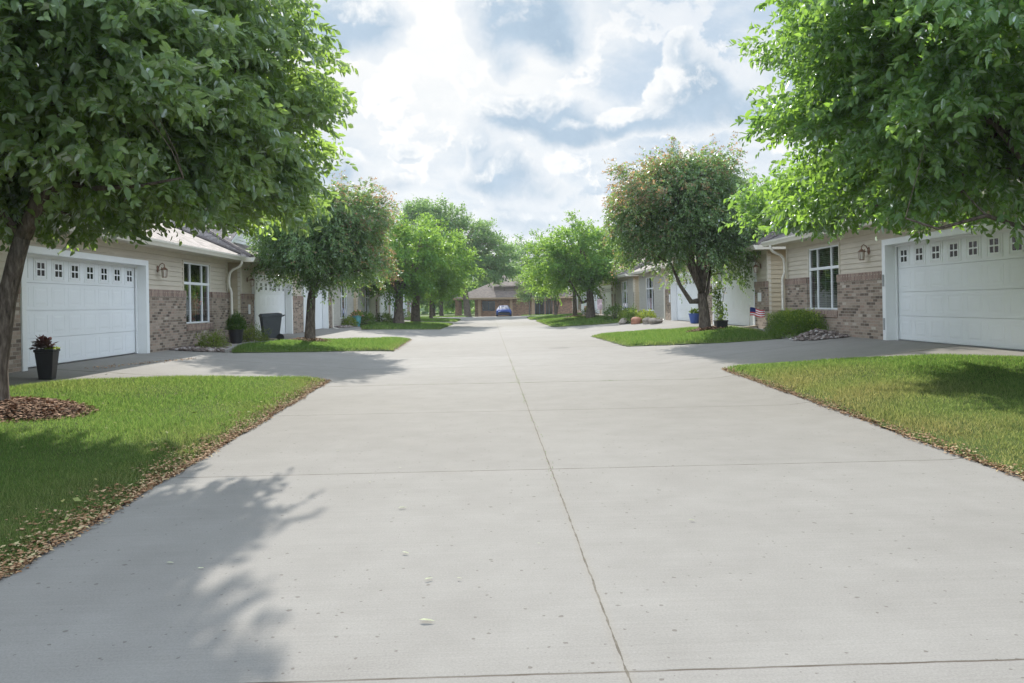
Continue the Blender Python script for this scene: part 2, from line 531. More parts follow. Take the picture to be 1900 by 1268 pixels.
LEAF['coleus'] = mat_leaf('leaf_dark_red', [(0, (0.05, 0.018, 0.02)), (0.6, (0.11, 0.045, 0.045)), (1, (0.2, 0.11, 0.10))],
                          (0.3, 0.06, 0.05), 0.35, 0.12)


# ------------------------------------------------------------------ objects
def props(o, label=None, cat=None, group=None, kind=None):
    if label:
        o['label'] = label
    if cat:
        o['category'] = cat
    if group:
        o['group'] = group
    if kind:
        o['kind'] = kind
    return o


def empty(name, loc, label, cat, group=None, rz=0.0):
    o = bpy.data.objects.new(name, None)
    o.empty_display_size = 0.2
    COL.objects.link(o)
    o.location = loc
    o.rotation_euler = (0, 0, rz)
    return props(o, label, cat, group)


class MB:
    def __init__(self):
        self.v = []
        self.f = []
        self.mi = []
        self.uv = {}
        self.cur = 0

    def poly(self, pts, uvs=None):
        i = len(self.v)
        self.v += [tuple(p) for p in pts]
        self.f.append(list(range(i, i + len(pts))))
        self.mi.append(self.cur)
        if uvs:
            self.uv[len(self.f) - 1] = uvs

    def box(self, x0, x1, y0, y1, z0, z1):
        x0, x1 = min(x0, x1), max(x0, x1)
        y0, y1 = min(y0, y1), max(y0, y1)
        z0, z1 = min(z0, z1), max(z0, z1)
        i = len(self.v)
        self.v += [(x0, y0, z0), (x1, y0, z0), (x1, y1, z0), (x0, y1, z0), (x0, y0, z1), (x1, y0, z1), (x1, y1, z1), (x0, y1, z1)]
        for q in ((0, 3, 2, 1), (4, 5, 6, 7), (0, 1, 5, 4), (1, 2, 6, 5), (2, 3, 7, 6), (3, 0, 4, 7)):
            self.f.append([i + k for k in q])
            self.mi.append(self.cur)

    def hexa(self, b, t):
        """b, t: four points each, counter-clockwise seen from above"""
        i = len(self.v)
        self.v += [tuple(p) for p in b] + [tuple(p) for p in t]
        for q in ((0, 3, 2, 1), (4, 5, 6, 7), (0, 1, 5, 4), (1, 2, 6, 5), (2, 3, 7, 6), (3, 0, 4, 7)):
            self.f.append([i + k for k in q])
            self.mi.append(self.cur)

    def tube(self, pts, rad, n=8, caps=True):
        pts = [Vector(p) for p in pts]
        if not hasattr(rad, '__len__'):
            rad = [rad] * len(pts)
        rings = []
        up = None
        for k, p in enumerate(pts):
            a = pts[max(0, k - 1)]
            b = pts[min(len(pts) - 1, k + 1)]
            d = (b - a).normalized()
            if up is None:
                up = Vector((0, 0, 1)) if abs(d.z) < 0.9 else Vector((0, 1, 0))
            s = d.cross(up)
            if s.length < 1e-5:
                s = d.orthogonal()
            s.normalize()
            up = s.cross(d).normalized()
            i = len(self.v)
            for j in range(n):
                t = 2 * math.pi * j / n
                self.v.append(tuple(p + (s * math.cos(t) + up * math.sin(t)) * rad[k]))
            rings.append(i)
        for a, b in zip(rings, rings[1:]):
            for j in range(n):
                self.f.append([a + j, a + (j + 1) % n, b + (j + 1) % n, b + j])
                self.mi.append(self.cur)
        if caps:
            self.f.append([rings[0] + j for j in range(n)][::-1])
            self.f.append([rings[-1] + j for j in range(n)])
            self.mi += [self.cur] * 2

    def lathe(self, prof, c=(0, 0, 0), n=20, sq=False):
        """prof: (radius, z) rows"""
        rows = []
        for r, z in prof:
            i = len(self.v)
            for j in range(n):
                t = 2 * math.pi * (j + 0.5) / n
                self.v.append((c[0] + r * math.cos(t), c[1] + r * math.sin(t), c[2] + z))
            rows.append(i)
        for a, b in zip(rows, rows[1:]):
            for j in range(n):
                self.f.append([a + j, a + (j + 1) % n, b + (j + 1) % n, b + j])
                self.mi.append(self.cur)
        self.f.append([rows[0] + j for j in range(n)][::-1])
        self.f.append([rows[-1] + j for j in range(n)])
        self.mi += [self.cur] * 2

    def build(self, name, mats, parent=None, smooth=False, loc=None, bevel=0):
        me = bpy.data.meshes.new(name)
        me.from_pydata(self.v, [], self.f)
        if not isinstance(mats, (list, tuple)):
            mats = [mats]
        for m in mats:
            me.materials.append(m)
        me.polygons.foreach_set('material_index', self.mi)
        if self.uv:
            l = me.uv_layers.new(name='UVMap')
            for pi, uvs in self.uv.items():
                ls = me.polygons[pi].loop_start
                for k, u in enumerate(uvs):
                    l.data[ls + k].uv = u
        if smooth:
            me.polygons.foreach_set('use_smooth', [True] * len(me.polygons))
        me.update()
        o = bpy.data.objects.new(name, me)
        COL.objects.link(o)
        if parent:
            o.parent = parent
        if loc is not None:
            o.location = loc
        if bevel:
            b = o.modifiers.new('bevel', 'BEVEL')
            b.width = bevel
            b.segments = 2
            b.limit_method = 'ANGLE'
        return o


def np_mesh(name, verts, faces, mats, parent=None, mi=None, attr=None, smooth=False):
    """verts (n,3); faces (m,k) with one k"""
    me = bpy.data.meshes.new(name)
    nv, (nf, k) = len(verts), faces.shape
    me.vertices.add(nv)
    me.vertices.foreach_set('co', np.asarray(verts, np.float32).ravel())
    me.loops.add(nf * k)
    me.loops.foreach_set('vertex_index', faces.astype(np.int32).ravel())
    me.polygons.add(nf)
    me.polygons.foreach_set('loop_start', np.arange(0, nf * k, k, dtype=np.int32))
    me.polygons.foreach_set('loop_total', np.full(nf, k, np.int32))
    for m in (mats if isinstance(mats, (list, tuple)) else [mats]):
        me.materials.append(m)
    if mi is not None:
        me.polygons.foreach_set('material_index', np.asarray(mi, np.int32))
    if smooth:
        me.polygons.foreach_set('use_smooth', np.ones(nf, bool))
    me.update(calc_edges=True)
    if attr is not None:
        a = me.attributes.new('dry', 'FLOAT', 'POINT')
        a.data.foreach_set('value', np.asarray(attr, np.float32))
    o = bpy.data.objects.new(name, me)
    COL.objects.link(o)
    if parent:
        o.parent = parent
    return o


def unit(a):
    return a / np.maximum(np.linalg.norm(a, axis=-1, keepdims=True), 1e-9)


LEAF6 = np.array([(0, 0, 0), (0.28, 0.25, 0.07), (0.66, 0.20, 0.03), (1.0, 0, -0.10), (0.66, -0.20, 0.03), (0.28, -0.25, 0.07)])
LEAF4 = np.array([(0, 0, 0), (0.42, 0.27, 0.05), (1.0, 0, -0.04), (0.42, -0.27, 0.05)])


def leaf_mesh(name, P, A, NRM, S, mats, parent=None, mi=None, six=True, wide=1.0):
    T = (LEAF6 if six else LEAF4) * np.array([1, wide, 1])
    A = unit(A)
    side = unit(np.cross(NRM, A))
    nn = np.cross(A, side)
    k = len(T)
    V = (P[:, None, :] + S[:, None, None] * (T[None, :, 0:1] * A[:, None, :] + T[None, :, 1:2] * side[:, None, :] + T[None, :, 2:3] * nn[:, None, :])).reshape(-1, 3)
    n = len(P)
    base = (np.arange(n) * k)[:, None]
    if six:
        F = np.concatenate([base + np.array([[0, 3, 2, 1]]), base + np.array([[0, 5, 4, 3]])], 1).reshape(-1, 4)
        m2 = None if mi is None else np.repeat(mi, 2)
    else:
        F = base + np.array([[0, 3, 2, 1]])
        m2 = mi
    return np_mesh(name, V, F, mats, parent, m2)


# ------------------------------------------------------------------ trees
def curve_pts(a, b, n, sag, wob, r_):
    a, b = np.array(a, float), np.array(b, float)
    t = np.linspace(0, 1, n)[:, None]
    p = a * (1 - t) + b * t
    L = np.linalg.norm(b - a)
    p[:, 2] += (np.sin(t[:, 0] * math.pi)) * sag * L
    w = r_.normal(0, wob * L, (n, 3))
    w[0] = 0
    w[-1] = 0
    return p + w * 0.5


def make_tree(name, label, base, trunk_pts, r0, ells, nb, rb, nt_, nl, ls, mats, seed, group=None, red=0.0, limbs=None,
              nlimb=6, six=False, droop=0.35, wide=1.0, flat=0.65, cat='tree', inner=0.15, red_dir=(-0.5, 0, 0.8), shell=(0.45, 0.95), zmin=None):
    """base: foot of the trunk (world); ells: crown ellipsoids (world); returns the root"""
    r_ = np.random.default_rng(seed)
    base = np.array(base, float)
    root = empty(name, base, label, cat, group)
    tb = MB()
    tp = [np.array(p, float) - base for p in trunk_pts]
    nT = len(tp)
    # flare at the foot
    pts = [tp[0] + np.array([0, 0, -0.15])] + [tp[0] + (tp[1] - tp[0]) * 0.06] + list(tp[1:])
    rad = [r0 * 1.45, r0 * 1.12] + [r0 * (1 - 0.28 * (i / max(1, nT - 1))) for i in range(1, nT)]
    tb.tube(pts, rad, 12)
    fork = tp[-1]
    E = [(np.array(e[:3], float) - base, np.array(e[3:6], float), e[6] if len(e) > 6 else 1.0) for e in ells]
    w = np.array([e[2] * np.prod(e[1]) ** 0.67 for e in E])
    w = w / w.sum()
    # main limbs
    polys = []
    if limbs:
        for lp, rr in limbs:
            lp = [np.array(p, float) - base for p in lp]
            polys.append((np.array(lp), rr))
    cc = sum(e[0] * k for e, k in zip(E, w))
    ext = np.mean([e[1] for e in E], axis=0)
    for i in range(nlimb):
        az = 2 * math.pi * (i + r_.uniform(0, 0.6)) / nlimb
        rr = r_.uniform(0.35, 0.65)
        tgt = cc + np.array([math.cos(az) * rr, math.sin(az) * rr, r_.uniform(0.1, 0.7)]) * ext
        polys.append((curve_pts(fork, tgt, 7, r_.uniform(-0.05, 0.10), 0.05, r_), r0 * r_.uniform(0.38, 0.55)))
    polys.append((curve_pts(fork, cc + np.array([0.1, 0.1, 0.75]) * ext, 7, 0.0, 0.05, r_), r0 * 0.6))
    lp_all = []
    for pl, rr in polys:
        n = len(pl)
        rd = [rr * (1 - 0.72 * k / (n - 1)) for k in range(n)]
        tb.tube(pl, rd, 8)
        for k in range(1, n):
            for q in (0.0, 0.5):
                lp_all.append((*(pl[k - 1] * (1 - q) + pl[k] * q), rd[k]))
        lp_all.append((*pl[-1], rd[-1]))
    LP = np.array(lp_all)
    # boughs
    B = []
    tries = 0
    while len(B) < nb and tries < nb * 60:
        tries += 1
        e = E[r_.choice(len(E), p=w)]
        d = unit(r_.normal(0, 1, 3))
        q = e[0] + d * e[1] * r_.uniform(*shell) * (1 + 0.08 * math.sin(5 * d[0] + 3 * d[2] + seed))
        if B and np.min(np.linalg.norm(np.array(B) - q, axis=1)) < rb * (0.62 if tries < nb * 30 else 0.35):
            continue
        B.append(q)
    B = np.array(B)
    for q in B:
        dd = np.linalg.norm(LP[:, :3] - q, axis=1) + np.maximum(0, LP[:, 2] - q[2]) * 0.8
        j = int(np.argmin(dd))
        rr = min(LP[j, 3] * 0.7, 0.02 + 0.008 * dd[j]) * (1 if r0 > 0.08 else 0.6)
        cp = curve_pts(LP[j, :3], q, 5, r_.uniform(-0.02, 0.10), 0.06, r_)
        tb.tube(cp, [rr * (1 - 0.75 * k / 4) for k in range(5)], 5, False)
    tr = tb.build('trunk', M['bark'], root, smooth=True)
    # twigs
    nI = int(inner * nb)
    src = np.repeat(B, nt_, 0)
    bd_ = B - cc
    bd_[:, 2] *= 0.45
    bd_ = unit(unit(bd_) + r_.normal(0, 0.25, B.shape))
    BD = np.repeat(bd_, nt_, 0)
    BS = unit(np.cross(BD, np.array([0, 0, 1.0])) + 1e-6)
    nn0 = len(src)
    ua = r_.uniform(-0.75, 0.75, nn0)
    la = r_.normal(0, 0.36, nn0) * (1.1 - 0.55 * np.abs(ua))
    TW = src + (BD * ua[:, None] + BS * la[:, None]) * rb + np.stack([np.zeros(nn0), np.zeros(nn0), r_.normal(0, 0.30 * flat, nn0) - 0.22 * (ua ** 2)], 1) * rb
    TD0 = BD * 0.75 + BS * (np.sign(la) * 0.45)[:, None]
    if nI:
        e_i = r_.choice(len(E), nI * nt_, p=w)
        d = unit(r_.normal(0, 1, (nI * nt_, 3)))
        ce = np.array([e[0] for e in E])[e_i]
        re = np.array([e[1] for e in E])[e_i]
        TW = np.concatenate([TW, ce + d * re * (r_.uniform(0, 1, (nI * nt_, 1)) ** 0.6) * 0.8])
        src = np.concatenate([src, ce])
        TD0 = np.concatenate([TD0, unit(d) * 0.6])
    n = len(TW)
    outw = unit(TW - cc)
    loc = (TW - src) / rb
    TD = TD0 + outw * 0.25 + r_.normal(0, 0.28, (n, 3))
    TD[:, 2] -= droop * r_.uniform(0.3, 1.2, n)
    TD = unit(TD)
    TL = r_.uniform(0.6, 1.3, n) * ls * 3.2
    # leaves
    idx = np.repeat(np.arange(n), nl)
    t = (np.tile(np.arange(nl), n) + r_.uniform(0, 0.9, n * nl)) / nl
    P = TW[idx] + TD[idx] * (TL[idx] * t)[:, None]
    P[:, 2] -= (t ** 2) * TL[idx] * 0.25 * (droop > 0.2)
    sd = unit(np.cross(TD[idx], r_.normal(0, 1, (len(idx), 3))))
    A = TD[idx] * 0.55 + sd * 0.75
    A[:, 2] -= droop * 0.9
    A = unit(A)
    NR = unit(np.array([0, 0, 1.0]) * 0.75 + r_.normal(0, 0.55, (len(idx), 3)) + outw[idx] * 0.3)
    S = ls * r_.uniform(0.5, 1.3, len(idx))
    if zmin is not None:
        ok = P[:, 2] + base[2] - S * 0.5 > zmin[0] + zmin[1] * (P[:, 1] + base[1] - 9.0) + 0.13 * np.sin(P[:, 0] * 2.7) + 0.1 * np.sin(P[:, 1] * 3.9 + P[:, 0]) + r_.normal(0, 0.05, len(S))
        P, A, NR, S, idx, t = P[ok], A[ok], NR[ok], S[ok], idx[ok], t[ok]
    mi = None
    if red > 0:
        rd_ = unit(np.array(red_dir, float))
        sc_ = np.max([np.linalg.norm((TW - e[0]) / e[1], axis=1) * 0 + 1 for e in E], axis=0)
        inside = np.min([np.linalg.norm((TW - e[0]) / e[1], axis=1) for e in E], axis=0)
        score = inside + 0.45 * (outw @ rd_) + r_.normal(0, 0.22, n)
        thr = np.quantile(score, 1 - red)
        hot = (score > thr)
        prob = np.where(hot[idx], np.clip(0.25 + t * 0.9, 0, 1), 0)
        mi = (r_.uniform(0, 1, len(idx)) < prob).astype(np.int32)
        A[mi == 1, 2] += 0.5
        S[mi == 1] *= 0.8
    leaf_mesh('crown', P, A, NR, S, mats, root, mi, six, wide)
    return root


def shrub(name, label, c, r, n, ls, mat, seed, cat='shrub', group=None, up=0.4, boxy=0.0, parent=None, part=None, wide=1.0, zlow=None, lump=0.18):
    r_ = np.random.default_rng(seed)
    d = unit(r_.normal(0, 1, (n, 3)))
    d[:, 2] = np.abs(d[:, 2]) * 1.0 - 0.25 * (r_.uniform(0, 1, n) < 0.35)
    if boxy:
        m = np.max(np.abs(d), axis=1, keepdims=True)
        d = d * (1 - boxy) + d / m * boxy
    ph = r_.uniform(0, 6, 3)
    lum = 1 + lump * (np.sin(d[:, 0] * 6 + ph[0]) * np.sin(d[:, 1] * 5 + ph[1]) + 0.6 * np.sin(d[:, 2] * 9 + d[:, 0] * 8 + ph[2]))
    rad = (r_.uniform(0.35, 1.0, n) ** 0.45) * lum
    P = d * rad[:, None] * np.array(r)
    P[:, 2] = np.maximum(P[:, 2], 0.0) + 0.02
    if zlow is not None:
        k_ = (P[:, 2] > zlow + r_.normal(0, 0.10, n)) & (rad > 0.86)
        P, d, n = P[k_], d[k_], int(k_.sum())
    A = unit(d * 0.7 + r_.normal(0, 0.5, (n, 3)) + np.array([0, 0, up]))
    NR = unit(d + r_.normal(0, 0.6, (n, 3)))
    S = ls * r_.uniform(0.6, 1.3, n)
    if parent is None:
        root = empty(name, c, label, cat, group)
    else:
        root = parent
    o = leaf_mesh(part or 'foliage', P + (np.array(c) - np.array(root.location) if parent is not None else 0), A, NR, S, [mat], root, None, False, wide)
    if parent is None:
        sb = MB()
        for k in range(9):
            a = r_.uniform(0, 6.28)
            q = np.array([math.cos(a) * r[0] * 0.6, math.sin(a) * r[1] * 0.6, r[2] * r_.uniform(0.5, 0.8)])
            sb.tube([q * 0.05 + np.array([0, 0, -0.05]), q * 0.5 + np.array([0, 0, 0.03]), q], [0.018, 0.012, 0.006], 5)
        sb.build('stems', M['bark'], root)
    return root


# ------------------------------------------------------------------ setting: ground
def ground_strip(name, xs, ys, mat, dz=0.0, kind='structure'):
    V = np.array([(x, y, gz(x, y) + dz) for y in ys for x in xs])
    nx, ny = len(xs), len(ys)
    i = np.arange(nx * ny).reshape(ny, nx)
    F = np.stack([i[:-1, :-1], i[:-1, 1:], i[1:, 1:], i[1:, :-1]], -1).reshape(-1, 4)
    o = np_mesh(name, V, F, mat, smooth=True)
    props(o, kind=kind)
    return o


gxs = [-600, -200, -60, -30] + [-24, -16, -12, -9.5, -8.3, -7, -6, -5, -4, -3, -1.5, 0, 0.6, 2, 3.2, 4.2, 5, 6, 7, 8, 8.9, 10, 12, 16, 24] + [30, 60, 200, 600]
o = ground_strip('ground', gxs, [-400, -60, -20] + list(range(-10, 130, 4)) + [160, 300, 900], M['turf'], -0.06)
cxs = [-24, -16, -12, -9.5, -8.3, -7.5, -6.5, -5.5, -4.5, -3.8, -3.0, -1.5, 0, 0.6, 2, 3.2, 4.2, 5, 6, 7, 8, 8.9, 10, 12, 16, 24]
ground_strip('road', cxs, [-12, -6] + list(np.arange(0, 96.1, 2)), M['concrete'], 0.0)
ground_strip('cross_street', [-120, -60, -24.01], list(np.arange(86, 96.1, 2)), M['concrete'], 0.0)
ground_strip('cross_street', [24.01, 60, 120], list(np.arange(86, 96.1, 2)), M['concrete'], 0.0)


def inpoly(px, py, poly):
    poly = np.asarray(poly)
    x0, y0 = poly[:, 0], poly[:, 1]
    x1, y1 = np.roll(x0, -1), np.roll(y0, -1)
    c = np.zeros(len(px), bool)
    for a, b, c1, d in zip(x0, y0, x1, y1):
        cond = ((b > py) != (d > py)) & (px < (c1 - a) * (py - b) / (d - b + 1e-12) + a)
        c ^= cond
    return c


def subdiv_poly(poly, step):
    out = []
    n = len(poly)
    for i in range(n):
        a, b = np.array(poly[i]), np.array(poly[(i + 1) % n])
        L = np.linalg.norm(b - a)
        k = max(1, int(L / step))
        for j in range(k):
            out.append(a + (b - a) * j / k)
    return out


gzv = np.vectorize(gz)


def edge_dist(px, py, poly):
    poly = np.asarray(poly)
    best = np.full(len(px), 1e9)
    for i in range(len(poly)):
        a, b = poly[i], poly[(i + 1) % len(poly)]
        ab = b - a
        t = np.clip(((px - a[0]) * ab[0] + (py - a[1]) * ab[1]) / (ab @ ab), 0, 1)
        d = np.hypot(px - a[0] - t * ab[0], py - a[1] - t * ab[1])
        best = np.minimum(best, d)
    return best


def lawn(label_unused, poly, dens, h, wdt, seed, dryf=None, mound=0.07, bare=0.0):
    """turf sheet (structure) with a rounded earth edge, plus its blades (stuff)"""
    r_ = np.random.default_rng(seed)
    poly = [np.array(p, float) for p in poly]
    pa = np.array(poly)
    x0, y0 = pa.min(0)
    x1, y1 = pa.max(0)
    st = 0.3 if (x1 - x0) * (y1 - y0) < 160 else 0.5
    # sheet: boundary plus inner grid, triangulated
    bm = bmesh.new()
    bd = subdiv_poly(poly, st)
    bd = [b + r_.normal(0, 0.018, 2) for b in bd]
    gx, gy = np.meshgrid(np.arange(x0, x1, st), np.arange(y0, y1, st))
    gx, gy = gx.ravel(), gy.ravel()
    ed = edge_dist(gx, gy, pa)
    ok = inpoly(gx, gy, pa) & (ed > st * 0.5)
    from mathutils.geometry import delaunay_2d_cdt
    pts2 = [Vector((float(b[0]), float(b[1]))) for b in bd] + [Vector((float(a), float(b))) for a, b in zip(gx[ok], gy[ok])]
    nb_ = len(bd)
    res = delaunay_2d_cdt(pts2, [(i, (i + 1) % nb_) for i in range(nb_)], [], 1, 1e-5)
    vs, fs = res[0], res[2]
    vx = np.array([v[0] for v in vs])
    vy = np.array([v[1] for v in vs])
    ed = edge_dist(vx, vy, pa)

    def hgt(x, y, e):
        return gzv(x, y) + 0.006 + mound * np.clip(e / 0.35, 0, 1) ** 0.6 + 0.02 * np.sin(x * 1.7) * np.sin(y * 1.3) * np.clip(e, 0, 1)
    vz = hgt(vx, vy, ed)
    mb = MB()
    mb.v = [(a, b, c) for a, b, c in zip(vx, vy, vz)]
    mb.f = [list(f) for f in fs]
    mb.mi = [0] * len(mb.f)
    base = mb.build('lawn', M['turf'], smooth=True)
    props(base, kind='structure')
    # blades
    area = (x1 - x0) * (y1 - y0)
    n = int(area * dens)
    bx = r_.uniform(x0, x1, n)
    by = r_.uniform(y0, y1, n)
    keep = inpoly(bx, by, pa)
    # fewer blades with distance
    keep &= r_.uniform(0, 1, n) < np.clip(9.0 / np.maximum(by, 4.0), 0.2, 1.0) ** (1.0 if y0 < 12 else 0.0)
    bx, by = bx[keep], by[keep]
    e = edge_dist(bx, by, pa)
    k2 = r_.uniform(0, 1, len(bx)) < np.clip(e / 0.22 + 0.10, 0, 1)
    bx, by, e = bx[k2], by[k2], e[k2]
    n = len(bx)
    bz = hgt(bx, by, e) - 0.01
    far = np.clip(by / 9.0, 0.8, 4.0)
    H = h * r_.uniform(0.55, 1.25, n) * (0.75 + 0.5 * (np.sin(bx * 2.3 + 1) * np.sin(by * 1.9) * 0.5 + 0.5))
    W = wdt * far * r_.uniform(0.7, 1.3, n)
    az = r_.uniform(0, 2 * math.pi, n)
    ln = r_.normal(0, 0.45, (n, 2)) * H[:, None]
    cx, sx = np.cos(az) * W / 2, np.sin(az) * W / 2
    V = np.stack([np.stack([bx - cx, by - sx, bz], 1), np.stack([bx + cx, by + sx, bz], 1),
                  np.stack([bx + ln[:, 0], by + ln[:, 1], bz + H], 1)], 1).reshape(-1, 3)
    F = np.arange(3 * n).reshape(-1, 3)
    dry = np.clip(dryf(bx, by, e) if dryf else np.zeros(n), 0, 1) if dryf else np.full(n, 0.05)
    pn = 0.5 + 0.5 * np.sin(bx * 1.1 + 2 * np.sin(by * 0.8)) * np.sin(by * 1.4 + 1.5 * np.sin(bx * 0.9))
    dry = np.clip(dry * (0.5 + pn) + r_.normal(0, 0.10, n), 0, 1)
    g = np_mesh('grass', V, F, M['grass'], None, None, np.repeat(dry, 3))
    props(g, kind='stuff')
    return pa


def chips(name, X, Y, Z, size, mat, seed, lift=0.03, label=None, asp=(0.35, 0.9)):
    r_ = np.random.default_rng(seed)
    n = len(X)
    P = np.stack([X, Y, Z + r_.uniform(0.004, lift, n)], 1)
    a = r_.uniform(0, 6.283, n)
    A = np.stack([np.cos(a), np.sin(a), r_.normal(0, 0.22, n)], 1)
    NR = unit(np.stack([r_.normal(0, 0.35, n), r_.normal(0, 0.35, n), np.ones(n)], 1))
    o = leaf_mesh(name, P, A, NR, size * r_.uniform(0.5, 1.3, n), [mat], None, None, False, 1.1)
    props(o, kind='stuff')
    return o


LAWN_L1 = [(-2.62, 1.5), (-2.80, 4.6), (-2.95, 8.1), (-3.26, 16.0), (-4.2, 15.6), (-5.2, 15.05), (-6.2, 14.2), (-6.95, 13.3), (-7.2, 12.0), (-7.5, 9.5), (-8.3, 8.0), (-8.3, 1.5)]
LAWN_R1 = [(4.25, 1.5), (4.30, 6.3), (4.55, 11.0), (4.80, 16.3), (5.6, 15.9), (7.04, 14.85), (8.0, 13.8), (8.5, 12.4), (8.85, 10.0), (8.85, 1.5)]
LAWN_L2 = [(-3.17, 26.0), (-3.40, 34.3), (-4.4, 32.6), (-5.3, 30.6), (-6.13, 29.0), (-7.0, 26.6), (-7.5, 24.0), (-7.2, 22.2), (-6.85, 21.2), (-5.2, 23.4), (-4.0, 25.2)]
LAWN_R2 = [(4.46, 25.8), (4.37, 34.2), (5.6, 33.2), (6.85, 31.6), (7.9, 29.6), (8.58, 27.4), (8.55, 25.0), (8.05, 22.0), (7.95, 21.2), (6.71, 22.3), (5.4, 24.2)]
LAWN_L3 = [(-3.04, 48.3), (-2.77, 61.0), (-4.4, 59.6), (-6.0, 57.0), (-7.3, 52.0), (-7.5, 46.0), (-6.6, 41.0), (-5.0, 44.5)]
LAWN_R3 = [(3.9, 49.7), (3.9, 67.5), (5.4, 66.5), (7.0, 62.5), (8.3, 57.0), (8.4, 48.0), (7.8, 43.2), (6.4, 44.6), (5.0, 47.5)]
LAWN_L4 = [(-2.9, 69.0), (-2.8, 78.0), (-5.4, 77.0), (-7.5, 72.5), (-7.2, 65.0), (-5.1, 64.2), (-4.0, 66.5)]
LAWN_R4 = [(3.7, 72.2), (3.85, 83.0), (6.0, 82.5), (7.9, 79.0), (8.4, 72.0), (7.9, 68.4), (5.0, 70.0)]


def dry_l1(x, y, e):
    road = np.clip(1 - (x + 3.1 + 0.0 * y) / -1.1, 0, 1)
    return 0.10 + 0.30 * road + 0.22 * np.clip((y - 10.5) / 2.5, 0, 1) * np.clip((-4.2 - x) / 1.2, 0, 1)


def dry_r1(x, y, e):
    d = x - (4.3 + 0.03 * (y - 6))
    return np.clip(1.0 - d / 2.5, 0, 1) * np.clip((16.6 - y) / 3.8, 0.05, 1) * 0.92 + 0.02


def dry_mid(x, y, e):
    return np.clip(0.5 - e * 1.2, 0, 1) * 0.6 + 0.02


P_L1 = lawn('', LAWN_L1, 3800, 0.052, 0.0075, 1, dry_l1)
P_R1 = lawn('', LAWN_R1, 3800, 0.050, 0.0075, 2, dry_r1)
P_L2 = lawn('', LAWN_L2, 1000, 0.085, 0.007, 3, dry_mid)
P_R2 = lawn('', LAWN_R2, 1000, 0.085, 0.007, 4, dry_mid)
P_L3 = lawn('', LAWN_L3, 260, 0.09, 0.012, 5, dry_mid)
P_R3 = lawn('', LAWN_R3, 260, 0.09, 0.012, 6, dry_mid)
P_L4 = lawn('', LAWN_L4, 160, 0.10, 0.016, 7, dry_mid)
P_R4 = lawn('', LAWN_R4, 160, 0.10, 0.016, 8, dry_mid)
lawn('', [(3.9, 96.6), (3.9, 99.5), (14, 99.5), (14, 96.6)], 60, 0.1, 0.02, 9, None)
lawn('', [(-20, 97), (-20, 104), (-2.6, 104), (-2.6, 97)], 60, 0.1, 0.02, 10, None)


def along(poly, i0, i1, n, w_in, w_out, r_):
    """random points along the polygon's edges i0..i1, spread inward and outward"""
    seg = [(np.array(poly[i]), np.array(poly[i + 1])) for i in range(i0, i1)]
    L = np.array([np.linalg.norm(b - a) for a, b in seg])
    k = r_.choice(len(seg), n, p=L / L.sum())
    t = r_.uniform(0, 1, n)
    A = np.array([s[0] for s in seg])[k]
    Bq = np.array([s[1] for s in seg])[k]
    P = A + (Bq - A) * t[:, None]
    d = unit(Bq - A)
    nrm = np.stack([-d[:, 1], d[:, 0]], 1)
    off = r_.normal(0, 1, n)
    off = np.where(off > 0, off * w_in * 0.5, off * w_out * 0.5)
    wob = 0.35 + 0.7 * np.sin(P[:, 1] * 1.3 + 0.6) ** 2 + 0.45 * np.sin(P[:, 1] * 3.7) ** 2
    return P + nrm * (off * wob)[:, None]


r_ = np.random.default_rng(11)
q = along(LAWN_L1, 0, 3, 15000, 0.26, 0.06, r_)
q2 = along(LAWN_R1, 0, 3, 6500, -0.10, -0.05, r_)
q3 = along(LAWN_L2, 0, 1, 900, 0.2, 0.1, r_)
qq = np.concatenate([q, q2, q3])
e = np.concatenate([edge_dist(q[:, 0], q[:, 1], P_L1), edge_dist(q2[:, 0], q2[:, 1], P_R1), edge_dist(q3[:, 0], q3[:, 1], P_L2)])
ins = np.concatenate([inpoly(q[:, 0], q[:, 1], P_L1), inpoly(q2[:, 0], q2[:, 1], P_R1), inpoly(q3[:, 0], q3[:, 1], P_L2)])
zz = gzv(qq[:, 0], qq[:, 1]) + np.where(ins, 0.07 * np.clip(e / 0.35, 0, 1) ** 0.6, 0)
chips('leaf_litter', qq[:, 0], qq[:, 1], zz, 0.033, M['litter'], 12)
# a thin drift of dry leaves swept against the drive in front of the garage
n = 260
t = r_.uniform(0, 1, n)
dx = -7.7 + 0.75 * t + r_.normal(0, 0.07, n)
dy = 15.4 + 3.6 * t + r_.normal(0, 0.1, n)
chips('leaf_litter', dx, dy, gzv(dx, dy), 0.05, M['litter'], 13)
# green leaves fallen on the grass and the edge
n = 220
fx = r_.uniform(-6.8, -2.7, n)
fy = r_.uniform(3.5, 15.0, n)
k = inpoly(fx, fy, P_L1)
chips('fallen_leaves', fx[k], fy[k], gzv(fx[k], fy[k]) + 0.10, 0.055, M['lawnbits'], 14, 0.02)


